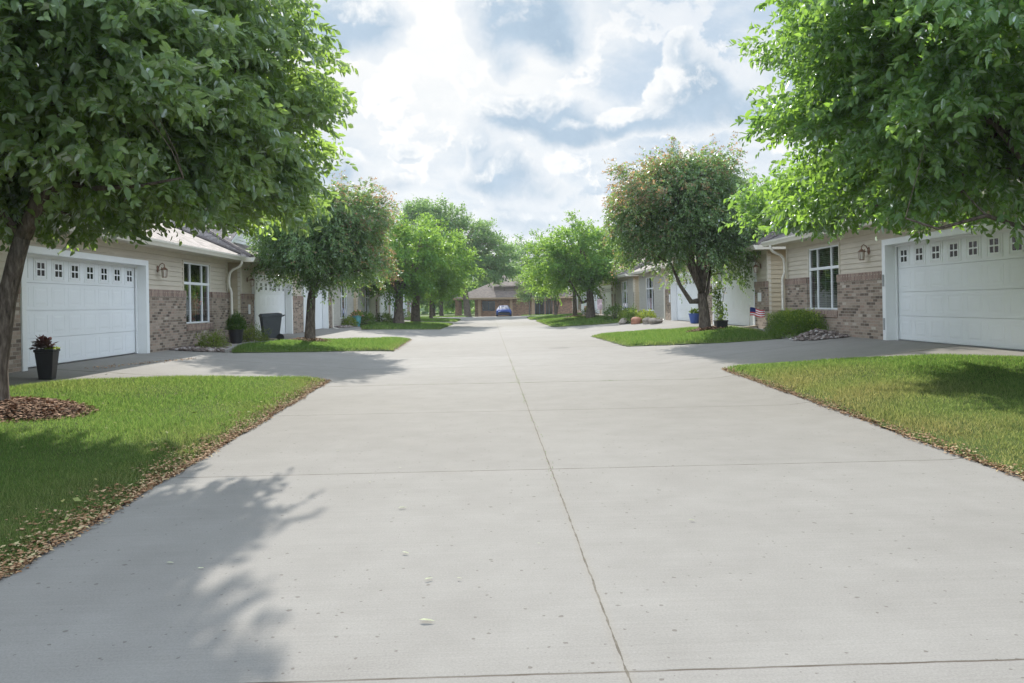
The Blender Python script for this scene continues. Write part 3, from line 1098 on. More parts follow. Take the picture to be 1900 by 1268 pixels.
def mulch_ring(c, rx, n, seed, sz=0.05, mat='mulch'):
    r2 = np.random.default_rng(seed)
    mb = MB()
    rows = []
    for k, (rr, hh) in enumerate(((1.0, 0.055), (0.8, 0.11), (0.45, 0.16), (0.05, 0.18))):
        row = []
        for j in range(28):
            a = 2 * math.pi * j / 28
            w = 1 + 0.10 * math.sin(3 * a + seed) + 0.05 * math.sin(7 * a)
            x, y = c[0] + rx * rr * w * math.cos(a), c[1] + rx * rr * w * math.sin(a)
            row.append(len(mb.v))
            mb.v.append((x, y, gz(x, y) + hh))
        rows.append(row)
    for a, b in zip(rows, rows[1:]):
        for j in range(28):
            mb.f.append([a[j], a[(j + 1) % 28], b[(j + 1) % 28], b[j]])
            mb.mi.append(0)
    props(mb.build('mulch_bed', M['soil'], smooth=True), kind='structure')
    a = r2.uniform(0, 6.283, n)
    rr = np.sqrt(r2.uniform(0, 1.05, n))
    x, y = c[0] + rx * rr * np.cos(a), c[1] + rx * rr * np.sin(a)
    h = np.interp(rr, [0, 0.45, 0.8, 1.0, 1.1], [0.18, 0.16, 0.11, 0.065, 0.06])
    chips('mulch', x, y, gzv(x, y) + h, sz, M[mat], seed + 1, 0.03)


mulch_ring((-5.85, 9.75), 0.95, 5200, 21, 0.055)
mulch_ring((7.5, 9.6), 0.65, 1600, 22)
mulch_ring((-6.1, 27.25), 0.75, 1100, 23, 0.08, 'litter')
mulch_ring((7.55, 27.3), 0.75, 1100, 24, 0.08)
mulch_ring((6.7, 62.0), 0.9, 500, 25, 0.14, 'litter')


def pebbles(name, pts, zs, size, mat, seed):
    """many little rounded stones as one mesh"""
    r2 = np.random.default_rng(seed)
    bm = bmesh.new()
    bmesh.ops.create_icosphere(bm, subdivisions=1, radius=1.0)
    T = np.array([v.co for v in bm.verts])
    TF = np.array([[v.index for v in f.verts] for f in bm.faces])
    bm.free()
    n = len(pts)
    S = size * r2.uniform(0.5, 1.4, (n, 1)) * np.stack([r2.uniform(0.8, 1.5, n), r2.uniform(0.8, 1.3, n), r2.uniform(0.45, 0.8, n)], 1)
    a = r2.uniform(0, 6.28, n)
    ca, sa = np.cos(a)[:, None], np.sin(a)[:, None]
    V = T[None] * S[:, None, :]
    V = V * (1 + r2.normal(0, 0.08, (n, len(T), 1)))
    V = np.stack([V[..., 0] * ca - V[..., 1] * sa, V[..., 0] * sa + V[..., 1] * ca, V[..., 2]], -1)
    V = V + np.concatenate([pts, zs[:, None]], 1)[:, None, :]
    F = TF[None] + (np.arange(n) * len(T))[:, None, None]
    o = np_mesh(name, V.reshape(-1, 3), F.reshape(-1, 3), mat, smooth=True)
    props(o, kind='stuff')
    return o


def rock_bed(poly, n, size, seed, mounds=()):
    r2 = np.random.default_rng(seed)
    pa = np.array(poly)
    mb = MB()
    step = subdiv_poly([np.array(p) for p in poly], 0.4)
    c = pa.mean(0)
    ring = [(p[0], p[1], gz(*p) + 0.012) for p in step]
    for i in range(len(ring)):
        a, b = ring[i], ring[(i + 1) % len(ring)]
        mb.poly([a, b, (c[0], c[1], gz(*c) + 0.05)])
    props(mb.build('rock_bed', M['rockbase']), kind='structure')
    k = int(n * 2.2)
    x = r2.uniform(pa[:, 0].min(), pa[:, 0].max(), k)
    y = r2.uniform(pa[:, 1].min(), pa[:, 1].max(), k)
    ok = inpoly(x, y, pa)
    x, y = x[ok][:n], y[ok][:n]
    z = gzv(x, y) + 0.03
    pts = np.stack([x, y], 1)
    for mx, my, mr, mh, mn in mounds:
        a = r2.uniform(0, 6.28, mn)
        rr = mr * np.sqrt(r2.uniform(0, 1, mn))
        pts = np.concatenate([pts, np.stack([mx + rr * np.cos(a), my + rr * np.sin(a) * 1.3], 1)])
        z = np.concatenate([z, gzv(mx + rr * np.cos(a), my + rr * np.sin(a)) + mh * (1 - rr / mr) + 0.02])
    pebbles('river_rocks', pts, z, size, M['rock'], seed + 1)


rock_bed([(-8.35, 20.9), (-7.75, 20.9), (-6.95, 21.3), (-7.45, 24.0), (-7.2, 26.6), (-8.1, 26.9), (-8.35, 26.4)], 900, 0.045, 31)
rock_bed([(8.9, 19.3), (8.5, 19.4), (8.05, 21.2), (8.15, 22.0), (8.6, 24.8), (8.9, 25.4)], 900, 0.045, 33, mounds=[(8.45, 20.3, 0.6, 0.20, 380)])
rock_bed([(-8.1, 41.5), (-7.55, 42), (-7.4, 48), (-8.1, 49)], 200, 0.08, 35)
rock_bed([(9.05, 40.8), (8.35, 42), (8.5, 50), (9.05, 52)], 260, 0.09, 37)


def strip(name, pts, w, h, mat):
    mb = MB()
    P = [Vector((p[0], p[1], 0)) for p in pts]
    for a, b in zip(P, P[1:]):
        d = (b - a).normalized()
        s = Vector((-d.y, d.x, 0)) * w / 2
        za, zb = gz(a.x, a.y), gz(b.x, b.y)
        bt = [(a + s, za), (a - s, za), (b - s, zb), (b + s, zb)]
        mb.hexa([(p.x, p.y, z - 0.05) for p, z in bt], [(p.x, p.y, z + h) for p, z in bt])
    return props(mb.build(name, mat, bevel=0.008), kind='structure')


strip('kerb_edging', [(8.02, 20.9), (8.1, 22.0), (8.45, 24.2), (8.62, 25.6)], 0.10, 0.09, M['concrete'])
strip('kerb_edging', [(-6.98, 21.2), (-7.42, 23.4), (-7.45, 24.6), (-7.1, 26.6)], 0.10, 0.09, M['concrete'])

# weeds growing in the joints
r_ = np.random.default_rng(41)
wx = np.concatenate([r_.uniform(-2.6, 4.4, 420), 0.53 + r_.normal(0, 0.02, 300)])
wy = np.concatenate([15.05 + r_.normal(0, 0.03, 420), r_.uniform(6.5, 22, 300)])
k = np.sin(wx * 3.1) + np.sin(wx * 7.7 + wy * 2.3) + r_.normal(0, 0.3, len(wx)) > 0.7
wx, wy = wx[k], wy[k]
n = len(wx)
P = np.stack([wx, wy, gzv(wx, wy)], 1)
A = unit(np.stack([r_.normal(0, 0.6, n), r_.normal(0, 0.6, n), np.ones(n)], 1))
o = leaf_mesh('joint_weeds', P, A, unit(r_.normal(0, 1, (n, 3))), r_.uniform(0.010, 0.024, n), [M['grass']], None, None, False, 0.5)
props(o, kind='stuff')

# single pale leaves lying on the road
flm = MB()
T = LEAF6 * np.array([1.1, 0.6, 0.5])
flm.v = [tuple(p * 0.12 - np.array([0.06, 0, 0])) for p in T]
flm.f = [[0, 3, 2, 1], [0, 5, 4, 3]]
flm.mi = [0, 0]
src = None
for i, (px, py) in enumerate([(746, 945), (791, 1155), (752, 1030), (686, 897), (742, 870), (627, 838), (795, 1078), (1283, 968), (315, 1048), (372, 1058), (742, 914), (852, 1077), (1000, 1012)]):
    g_ = onground(px, py)
    if src is None:
        o = src = flm.build('fallen_leaf', M['paleleaf'])
    else:
        o = src.copy()
        COL.objects.link(o)
    sc_ = [1.0, 1.15, 0.8, 0.5, 0.5, 0.6, 0.8, 0.7, 0.75, 0.6, 0.4, 0.45, 0.35][i]
    o.location = (g_.x, g_.y, g_.z + 0.012)
    sc_ *= 0.52
    o.scale = (sc_, sc_, sc_)
    o.rotation_euler = (random.uniform(-0.1, 0.1), random.uniform(-0.06, 0.06), random.uniform(-0.6, 0.6))
    props(o, 'small pale dropped leaf lying on the bare concrete road', 'leaf', 'pale leaves dropped on the road')


# ------------------------------------------------------------------ houses
def laps(mb, y0, y1, z0, z1, x=0.0, ex=0.115, axis='y', sgn=1):
    """clapboard rows on the plane x (axis y) or on the plane y = x (axis x), aligned to whole rows in z"""
    k0 = math.floor(z0 / ex)
    k = k0
    while k * ex < z1 - 1e-6:
        a, b = max(z0, k * ex), min(z1, (k + 1) * ex)
        fa = 1 - (a - k * ex) / ex
        fb = 1 - (b - k * ex) / ex
        xa, xb = x + sgn * 0.024 * fa, x + sgn * 0.024 * fb
        if axis == 'y':
            mb.poly([(xa, y0, a), (xa, y1, a), (xb, y1, b), (xb, y0, b)])
            if abs(a - k * ex) < 1e-6:
                mb.poly([(x, y0, a), (x, y1, a), (xa, y1, a), (xa, y0, a)])
        else:
            mb.poly([(y0, xa, a), (y1, xa, a), (y1, xb, b), (y0, xb, b)])
            if abs(a - k * ex) < 1e-6:
                mb.poly([(y0, x, a), (y1, x, a), (y1, xa, a), (y0, xa, a)])
        k += 1


def rects(y0, y1, z0, z1, ops):
    ys = sorted({y0, y1, *[min(max(o[0], y0), y1) for o in ops], *[min(max(o[1], y0), y1) for o in ops]})
    out = []
    for a, b in zip(ys, ys[1:]):
        if b - a < 1e-4:
            continue
        m = (a + b) / 2
        cut = sorted([(max(z0, o[2]), min(z1, o[3])) for o in ops if o[0] < m < o[1] and o[3] > z0 and o[2] < z1])
        z = z0
        for c, d in cut:
            if c - z > 1e-4:
                out.append((a, b, z, c))
            z = max(z, d)
        if z1 - z > 1e-4:
            out.append((a, b, z, z1))
    return out


EAVE = 2.62
_door_cache = {}


def door_window_mesh():
    mb = MB()
    w, h = 0.235, 0.21
    mb.cur = 0
    for a, b, c, d in ((-w, w, h - 0.03, h), (-w, w, -h, -h + 0.03), (-w, -w + 0.03, -h + 0.03, h - 0.03), (w - 0.03, w, -h + 0.03, h - 0.03)):
        mb.box(0.0, 0.010, a, b, c, d)
    q = 0.125
    for a, b, c, d in ((-q - .035, q + .035, q, q + .035), (-q - .035, q + .035, -q - .035, -q), (-q - .035, -q, -q, q), (q, q + .035, -q, q), (-0.014, 0.014, -q, q), (-q, -0.014, -0.014, 0.014), (0.014, q, -0.014, 0.014)):
        mb.box(0.0, 0.013, a, b, c, d)
    mb.cur = 1
    mb.box(0.0, 0.008, -q, q, -q, q)
    return mb


def garage_door(root, y0, y1, sg, top=2.14, rec=-0.16, keypad=False, detail=True):
    """door slab with three rows of pressed panels and a row of small windows; y0<y1 are local"""
    mb = MB()
    H = (top - 0.02) / 4
    n = 8
    wd = (y1 - y0) / n
    for r in range(4):
        z0 = 0.02 + r * H
        mb.box(rec - 0.05, rec, y0, y1, z0 + 0.003, z0 + H - 0.003)
        if r == 3:
            continue
        for c in range(n):
            a, b = y0 + c * wd + 0.075, y0 + (c + 1) * wd - 0.075
            e, f = z0 + 0.07, z0 + H - 0.07
            i = 0.012
            for (aa, bb, ee, ff, d0, d1, t) in ((a, b, e, f, 0.0, 0.003, 0.02), (a + 0.055, b - 0.055, e + 0.05, f - 0.05, 0.0, 0.005, 0.03)):
                if t == 0.02:
                    # rim as four slim bars
                    for (p, q_, u, v) in ((aa, bb, ee, ee + t), (aa, bb, ff - t, ff), (aa, aa + t, ee + t, ff - t), (bb - t, bb, ee + t, ff - t)):
                        mb.box(rec, rec + d1, p, q_, u, v)
                else:
                    x0, x1 = rec + 0.001, rec + d1
                    v0 = [(x0, aa, ee), (x0, bb, ee), (x0, bb, ff), (x0, aa, ff)]
                    v1 = [(x1, aa + t, ee + t), (x1, bb - t, ee + t), (x1, bb - t, ff - t), (x1, aa + t, ff - t)]
                    k = len(mb.v)
                    mb.v += v0 + v1
                    for qd in ((4, 5, 6, 7), (0, 1, 5, 4), (1, 2, 6, 5), (2, 3, 7, 6), (3, 0, 4, 7)):
                        mb.f.append([k + j for j in qd])
                        mb.mi.append(0)
    mb.box(rec - 0.07, rec - 0.055, y0, y1, 0.0, top)   # weather seal behind the joints
    d = mb.build('garage_door', [M['doorwhite']], root)
    if 'w' not in _door_cache:
        _door_cache['w'] = None
    for c in range(n):
        yc, zc = y0 + (c + 0.5) * wd, 0.02 + 3.5 * H
        if _door_cache['w'] is None:
            o = door_window_mesh().build('door_window', [M['white'], M['dark']], d)
            _door_cache['w'] = o.data
        else:
            o = bpy.data.objects.new('door_window', _door_cache['w'])
            COL.objects.link(o)
            o.parent = d
        o.location = (rec, yc, zc)
    # white casing round the opening with its deep return
    t = MB()
    for (a, b, c, dd) in ((y0 - 0.15, y0, -0.05, top + 0.13), (y1, y1 + 0.15, -0.05, top + 0.13)):
        t.box(rec - 0.06, 0.115, a, b, c, dd)
    t.box(rec - 0.06, 0.115, y0, y1, top, top + 0.13)
    for (a, b) in ((y0, y0 + 0.05), (y1 - 0.05, y1)):
        t.box(rec + 0.018, rec + 0.05, a, b, 0.0, top)
    t.box(rec + 0.018, rec + 0.05, y0 + 0.05, y1 - 0.05, top - 0.05, top)
    t.build('door_casing', M['white'], root, bevel=0.004)
    return d


def window(root, y0, y1, z0, z1, blinds=True, x=0.02, grid=True):
    """three lights with a transom row; local coordinates"""
    fr = MB()
    f = 0.042
    zt = z0 + (z1 - z0) * 0.66
    W = y1 - y0
    ym = [y0, y0 + W * 0.275, y0 + W * 0.725, y1]
    fr.box(x - 0.04, x + 0.006, y0, y1, z0, z0 + f)
    fr.box(x - 0.04, x + 0.006, y0, y1, z1 - f, z1)
    fr.box(x - 0.04, x + 0.006, y0, y1, zt - f * 0.9, zt + f * 0.9)
    for (c, d) in ((z0 + f, zt - f * 0.9), (zt + f * 0.9, z1 - f)):
        for k, yy in enumerate(ym):
            a = yy if k == 0 else (yy - f if k == 3 else yy - f / 2)
            fr.box(x - 0.04, x + 0.003, a, a + f, c, d)
    fr.box(x - 0.02, x + 0.06, y0 - 0.03, y1 + 0.03, z0 - 0.03, z0)
    w = fr.build('window', M['white'], root, bevel=0.004)
    gl = MB()
    gl.poly([(x - 0.03, y0 + f * .5, z0 + f * .5), (x - 0.03, y1 - f * .5, z0 + f * .5), (x - 0.03, y1 - f * .5, z1 - f * .5), (x - 0.03, y0 + f * .5, z1 - f * .5)])
    gl.build('pane', M['glass'], w)
    if grid:
        g = MB()
        for a, b in zip(ym, ym[1:]):
            mid = (a + b) / 2
            g.box(x - 0.042, x - 0.036, mid - 0.006, mid + 0.006, z0 + f, zt - f)
            for q in (0.33, 0.66):
                zz_ = z0 + (zt - z0) * q
                g.box(x - 0.0425, x - 0.0365, a + 0.03, b - 0.03, zz_ - 0.006, zz_ + 0.006)
        g.build('muntin', M['white'], w)
    inn = MB()
    d = x - 0.9
    a, b, c, e = y0 - 0.05, y1 + 0.05, z0 - 0.05, z1 + 0.05
    inn.poly([(d, a, c), (d, b, c), (d, b, e), (d, a, e)])
    for p in ([(d, a, c), (x - 0.07, a, c), (x - 0.07, a, e), (d, a, e)], [(d, b, c), (x - 0.07, b, c), (x - 0.07, b, e), (d, b, e)],
              [(d, a, c), (d, b, c), (x - 0.07, b, c), (x - 0.07, a, c)], [(d, a, e), (d, b, e), (x - 0.07, b, e), (x - 0.07, a, e)]):
        inn.poly(p)
    inn.build('room_lining', M['interior'], w)
    if blinds:
        bl = MB()
        z = z0 + 0.06
        while z < z1 - 0.08:
            bl.hexa([(x - 0.115, y0 + 0.03, z), (x - 0.08, y0 + 0.03, z - 0.012), (x - 0.08, y1 - 0.03, z - 0.012), (x - 0.115, y1 - 0.03, z)],
                    [(x - 0.115, y0 + 0.03, z + 0.003), (x - 0.08, y0 + 0.03, z - 0.009), (x - 0.08, y1 - 0.03, z - 0.009), (x - 0.115, y1 - 0.03, z + 0.003)])
            z += 0.05
        bl.build('blind', M['blind'], w)
    return w


_lamp = {}


def wall_lamp(root, y, z, x=0.018):
    if not _lamp:
        b = MB()
        b.lathe([(0.0, 0.0), (0.06, 0.0), (0.06, 0.012), (0.03, 0.03), (0.0, 0.03)], n=14)
        b.v = [(p[2], p[0], p[1] * 1.6) for p in b.v]
        b.tube([(0.02, 0, 0.02), (0.07, 0, 0.12), (0.13, 0, 0.155), (0.18, 0, 0.12), (0.185, 0, 0.06)], 0.012, 8)
        b.tube([(0.02, 0, -0.04), (0.09, 0, -0.02), (0.12, 0, 0.05)], 0.008, 6)
        c = (0.185, 0, 0)
        # lantern cap, floor and corner bars
        b.lathe([(0.085, 0.0), (0.09, 0.012), (0.05, 0.05), (0.02, 0.075), (0.008, 0.09)], (c[0], 0, -0.03), 6)
        b.lathe([(0.06, 0.0), (0.062, 0.015), (0.03, 0.018)], (c[0], 0, -0.235), 6)
        for k in range(6):
            t = 2 * math.pi * (k + 0.5) / 6
            b.tube([(c[0] + 0.058 * math.cos(t), 0.058 * math.sin(t), -0.225), (c[0] + 0.078 * math.cos(t), 0.078 * math.sin(t), -0.03)], 0.006, 5)
        g = MB()
        g.lathe([(0.05, -0.217), (0.070, -0.032)], c, 6)
        o = b.build('wall_lamp', M['copper'], root, smooth=False)
        h = g.build('lamp_glass', M['lampglass'], o)
        _lamp['a'], _lamp['b'] = o.data, h.data
    else:
        o = bpy.data.objects.new('wall_lamp', _lamp['a'])
        COL.objects.link(o)
        o.parent = root
        h = bpy.data.objects.new('lamp_glass', _lamp['b'])
        COL.objects.link(h)
        h.parent = o
    o.location = (x, y, z)
    o.scale = (0.95, 0.95, 0.95)
    return o


def slope_poly(mb, pts, eave_dir, up_dir):
    """roof face with uv: u along the eave, v up the slope"""
    e, u = Vector(eave_dir).normalized(), Vector(up_dir).normalized()
    mb.poly(pts, [(Vector(p).dot(e), Vector(p).dot(u)) for p in pts])


def hip_roof(root, y0, y1, x0, x1, ze, s, mat, gable_back=False):
    """x1 > x0: x1 is the street side eave; hips at both ends"""
    half = (x1 - x0) / 2
    xm = (x0 + x1) / 2
    zr = ze + half * s
    ya, yb = y0 + half, y1 - half
    if yb < ya:
        ya = yb = (y0 + y1) / 2
    mb = MB()
    A, B_, C, D = (x1, y0, ze), (x1, y1, ze), (x0, y1, ze), (x0, y0, ze)
    Ra, Rb = (xm, ya, zr), (xm, yb, zr)
    slope_poly(mb, [A, B_, Rb, Ra], (0, 1, 0), (-1, 0, s))
    slope_poly(mb, [C, D, Ra, Rb], (0, 1, 0), (1, 0, s))
    slope_poly(mb, [D, A, Ra], (1, 0, 0), (0, 1, s * half / max(0.1, ya - y0)))
    slope_poly(mb, [B_, C, Rb], (1, 0, 0), (0, -1, s * half / max(0.1, y1 - yb)))
    r = mb.build('roof', mat, root)
    cp = MB()
    up = Vector((0, 0, 0.012))
    for a, b in ((A, Ra), (D, Ra), (B_, Rb), (C, Rb), (Ra, Rb)):
        if (Vector(a) - Vector(b)).length > 0.1:
            n = max(2, int((Vector(a) - Vector(b)).length / 0.25))
            pts = [Vector(a).lerp(Vector(b), k / n) + up for k in range(n + 1)]
            cp.tube(pts, [0.055 if k % 2 else 0.068 for k in range(n + 1)], 6)
    cp.build('ridge_cap', M['ridge'], r)
    return r, zr


M['ridge'] = simple('ridge_shingles', (0.15, 0.13, 0.125), 0.9, 0.1, var=0.2, scale=9)


def house(label, side, W, fl, Y0, Y1, doors, wins, lamps, group, spouts=(), gables=(), plates=(), depth=13.0, blinds=True, keypad=None, end_wall=True, brick_top=1.57, lapw=0.13, brick=None):
    """side -1: stands left of the road, faces +X.  All Y are world; local y = Y for the left side, -Y for the right."""
    sg = 1 if side < 0 else -1
    root = empty('townhouse', (side * W, 0, fl), label, 'house', group, 0.0 if side < 0 else math.pi)
    L = lambda a, b: (a, b) if sg > 0 else (-b, -a)
    y0, y1 = L(Y0, Y1)
    ops = []
    for a, b in doors:
        p, q_ = L(a, b)
        ops.append((p - 0.15, q_ + 0.15, -0.2, 2.27))
    wops = []
    for a, b, c, d in wins:
        p, q_ = L(a, b)
        wops.append((p, q_, c, d))
    allops = ops + wops
    # lower brick in runs between the garage doors, siding above and elsewhere
    bs = [L(*q_) for q_ in (brick or [(Y0, Y1)])]
    cuts = sorted((o_[0], o_[1]) for o_ in ops)
    runs = []
    for a, b in bs:
        p = a
        for c, d in cuts:
            if a < d and c < b:
                if c - p > 0.02:
                    runs.append((p, c))
                p = d
        if b - p > 0.02:
            runs.append((p, b))
    for ra, rb_ in runs:
        br = MB()
        for a, b, c, d in rects(ra, rb_, -0.15, brick_top - 0.19, wops):
            br.box(-0.02, 0.085, a, b, c, d)
        bw = br.build('brick_wall', M['brick'], root)
        so = MB()
        for a, b, c, d in rects(ra, rb_, brick_top - 0.19, brick_top, wops):
            so.box(-0.02, 0.10, a, b, c, d)
        for p, q_, c, d in wops:
            if ra < p < rb_:
                so.box(0.0875, 0.115, p - 0.02, q_ + 0.02, c - 0.20, c - 0.03)
        so.build('brick_cap', M['soldier'], bw)
    sd = MB()
    if brick:
        allops = allops + [(bs[0][0] - 0.001, bs[0][0], -2.0, -1.0), (bs[0][1], bs[0][1] + 0.001, -2.0, -1.0)]
    for a, b, c, d in rects(y0, y1, brick_top, EAVE - 0.14, allops):
        sd.cur = 2 if brick and not any(p - 0.01 <= (a + b) / 2 <= q_ + 0.01 for p, q_ in bs) else 0
        laps(sd, a, b, c, d, 0.0, lapw)
    sd.cur = 2
    if brick:
        for a, b, c, d in rects(y0, y1, -0.15, brick_top, allops + [(r0_, r1_, -1.0, brick_top) for r0_, r1_ in runs]):
            laps(sd, a, b, c, d, 0.0, lapw)
    # gable and end walls of clapboard
    sd.cur = 1
    laps(sd, -depth, 0.0, -0.15, EAVE, y0, lapw, 'x', -1)
    laps(sd, -depth, 0.0, -0.15, EAVE, y1, lapw, 'x', 1)
    laps(sd, y0, y1, -0.15, EAVE, -depth, lapw, 'y', -1)
    sd.build('siding_wall', [M['siding'], M['siding_dark'], M['siding_grey']], root)
    tr = MB()
    tr.box(0.0, 0.035, y0, y1, EAVE - 0.14, EAVE - 0.02)           # frieze board
    for yy in (y0, y1):
        a, b = (yy - 0.02, yy + 0.09) if yy == y0 else (yy - 0.09, yy + 0.02)
        tr.box(-0.09, 0.03, a, b, brick_top, EAVE - 0.14)
        tr.box(-0.09, -0.021, a, b, -0.15, brick_top)
    for p, q_, c, d in wops:                                      # casing round the window where it stands in siding
        tr.box(0.0, 0.04, p - 0.05, p, max(c, brick_top), d + 0.05)
        tr.box(0.0, 0.04, q_, q_ + 0.05, max(c, brick_top), d + 0.05)
        tr.box(0.0, 0.04, p, q_, d, d + 0.05)
    tr.build('corner_trim', M['trimtan'], root)
    for a, b in doors:
        garage_door(root, *L(a, b), sg)
    for k, (a, b, c, d) in enumerate(wins):
        window(root, *L(a, b), c, d, blinds, x=0.0)
    for yy, zz_ in lamps:
        wall_lamp(root, sg * yy, zz_)
    # roof with soffit, fascia and gutter
    ov = 0.5
    ye0, ye1 = y0 - 0.45, y1 + 0.45
    s = 0.5
    rf, zr = hip_roof(root, ye0, ye1, -depth - ov, ov + 0.02, EAVE + 0.13, s, M['shingle'])
    sf = MB()
    sf.box(0.0, ov, ye0, ye1, EAVE - 0.02, EAVE)
    sf.box(-depth - ov, -depth, ye0, ye1, EAVE - 0.02, EAVE)
    sf.box(-depth, 0.0, ye0, y0, EAVE - 0.02, EAVE)
    sf.box(-depth, 0.0, y1, ye1, EAVE - 0.02, EAVE)
    for (a, b) in ((ye0 - 0.02, ye0), (ye1, ye1 + 0.02)):
        sf.box(-depth - ov, ov, a, b, EAVE - 0.03, EAVE + 0.12)
    sf.build('soffit', M['trimtan'], root)
    gt = MB()
    prof = [(ov, EAVE - 0.03), (ov + 0.075, EAVE - 0.03), (ov + 0.095, EAVE + 0.02), (ov + 0.125, EAVE + 0.07), (ov + 0.125, EAVE + 0.115), (ov, EAVE + 0.115)]
    n = len(prof)
    i = len(gt.v)
    for yy in (ye0 - 0.02, ye1 + 0.02):
        gt.v += [(p[0], yy, p[1]) for p in prof]
    for k in range(n):
        gt.f.append([i + k, i + (k + 1) % n, i + n + (k + 1) % n, i + n + k])
        gt.mi.append(0)
    gt.f += [[i + k for k in range(n)], [i + n + k for k in range(n)][::-1]]
    gt.mi += [0, 0]
    gt.build('gutter', M['gutter'], root)
    for yy in spouts:
        yl = sg * yy
        ds = MB()
        ds.tube([(ov + 0.05, yl, EAVE), (ov + 0.05, yl, EAVE - 0.12), (ov - 0.02, yl, EAVE - 0.22), (0.26, yl, EAVE - 0.32), (0.17, yl, EAVE - 0.42), (0.14, yl, EAVE - 0.6), (0.14, yl, brick_top + 0.2), (0.18, yl, brick_top + 0.1), (0.21, yl, brick_top), (0.21, yl, 0.1), (0.26, yl, 0.0), (0.5, yl, -0.06)], 0.042, 8)
        ds.build('downspout', M['gutter'], root, smooth=True)
    for yc, hw, xs, sl in gables:                                  # small gable over the garage, face set back on the roof
        yl = sg * yc
        zb = EAVE + 0.13 + s * (ov - xs)
        g = MB()
        nrow = 14
        apex = zb + hw * sl
        xb = ov - (apex - EAVE - 0.13) / s
        k = 0
        ex = 0.115
        while zb + (k + 1) * ex < apex:
            za, zc = zb - 0.1 + k * ex, zb - 0.1 + (k + 1) * ex
            ha, hc = hw * (1 - max(0, za - zb) / (apex - zb)), hw * (1 - max(0, zc - zb) / (apex - zb))
            g.poly([(xs + 0.015, yl - ha, za), (xs + 0.015, yl + ha, za), (xs, yl + hc, zc), (xs, yl - hc, zc)])
            k += 1
        gw = g.build('gable', M['white'], root)
        rr = MB()
        f = 0.28
        for d in (-1, 1):
            e0 = (xs + f, yl + d * (hw + 0.25), zb - 0.25 * sl)
            e1 = (xs + f, yl, apex + 0.02)
            b1 = (xb - 0.3, yl, apex + 0.02)
            b0 = (ov - (zb - 0.25 * sl - EAVE - 0.13) / s, yl + d * (hw + 0.25), zb - 0.25 * sl)
            slope_poly(rr, [e0, e1, b1, b0], (1, 0, 0), (0, -d, sl))
            rr.poly([tuple(Vector(p) - Vector((0, 0, 0.09))) for p in (e0, e1, b1, b0)])
        rr.build('gable_roof', M['shingle'], root)
        rk = MB()
        for d in (-1, 1):
            rk.hexa([(xs + 0.02, yl, apex - 0.12), (xs + f + 0.02, yl, apex - 0.12), (xs + f + 0.02, yl + d * (hw + 0.26), zb - 0.25 * sl - 0.13), (xs + 0.02, yl + d * (hw + 0.26), zb - 0.25 * sl - 0.13)],
                    [(xs + 0.02, yl, apex - 0.01), (xs + f + 0.02, yl, apex - 0.01), (xs + f + 0.02, yl + d * (hw + 0.26), zb - 0.25 * sl - 0.02), (xs + 0.02, yl + d * (hw + 0.26), zb - 0.25 * sl - 0.02)])
        rk.build('rake_board', M['white'], root)
    for yy, zz_, pw, ph, mt in plates:
        p = MB()
        p.box(0.086, 0.112, sg * yy - pw / 2, sg * yy + pw / 2, zz_ - ph / 2, zz_ + ph / 2)
        p.build('number_plate' if mt == 'white' else 'door_keypad', M[mt], root, bevel=0.004)
    if keypad:
        yy, zz_ = keypad
        p = MB()
        p.box(0.115, 0.14, sg * yy - 0.03, sg * yy + 0.03, zz_ - 0.13, zz_ + 0.13)
        p.build('door_keypad', M['grey'], root, bevel=0.004)
        p = MB()
        p.box(0.115, 0.125, sg * yy - 0.035, sg * yy + 0.035, zz_ - 1.12, zz_ - 0.85)
        p.build('vent_plate', M['grey'], root, bevel=0.003)
    return root


HG = 'townhouses along the road'
hA = house('tan sided townhouse with tapered black planter standing before its wide white garage door', -1, 8.5, 0.45, 0.0, 25.95,
           [(14.62, 19.64)], [(22.25, 24.3, 0.65, 2.38)], [(20.55, 2.10)], HG, spouts=[25.75], blinds=False)
hAr = house('tan sided townhouse with broad clipped yew and rock mound under its window with blinds', 1, 9.04, 0.53, 0.0, 23.75,
            [(12.58, 17.6)], [(20.15, 22.1, 0.67, 2.36)], [(18.55, 2.08)], HG, spouts=[23.6], keypad=(17.68, 1.35))
hB = house('townhouse with grey wheeled bin before its garage door, next to the thin barked round tree', -1, 8.2, 0.42, 26.4, 48.0,
           [(27.75, 32.7), (34.95, 39.9)], [(43.8, 45.9, 0.45, 2.3)], [(27.05, 2.05)], HG, spouts=[40.6], gables=[(30.3, 2.9, -0.85, 0.5)], plates=[(27.0, 1.05, 0.18, 0.32, 'white')], brick=[(26.4, 41.0)], lapw=0.15)
hBr = house('townhouse with little striped flag and number plaque on its brick pier', 1, 9.2, 0.53, 25.86, 48.3,
            [(27.1, 31.9), (34.5, 39.3)], [(44.0, 46.1, 0.45, 2.35)], [(26.5, 2.1)], HG, spouts=[40.4], gables=[(29.7, 2.9, -0.85, 0.6)], plates=[(26.45, 1.05, 0.30, 0.30, 'white'), (39.75, 1.1, 0.2, 0.4, 'white')], brick=[(25.86, 40.8)], lapw=0.15)
hC = house('townhouse behind the two thick dark trunked trees, clipped box bushes under its window', -1, 8.2, 0.42, 49.7, 70.0,
           [(58.8, 63.6), (65.2, 69.6)], [(52.3, 54.4, 0.45, 2.3)], [(50.2, 2.0), (57.9, 2.0)], HG, spouts=[57.2], brick=[(57.4, 70.0)], lapw=0.17)
hCr = house('townhouse with lime bushes and boulders under its window beside the bright green tree', 1, 9.2, 0.53, 50.2, 70.5,
            [(59.0, 63.8), (65.4, 69.8)], [(52.4, 54.7, 0.45, 2.35)], [(57.9, 2.0)], HG, spouts=[57.0], brick=[(57.4, 70.5)], lapw=0.17)
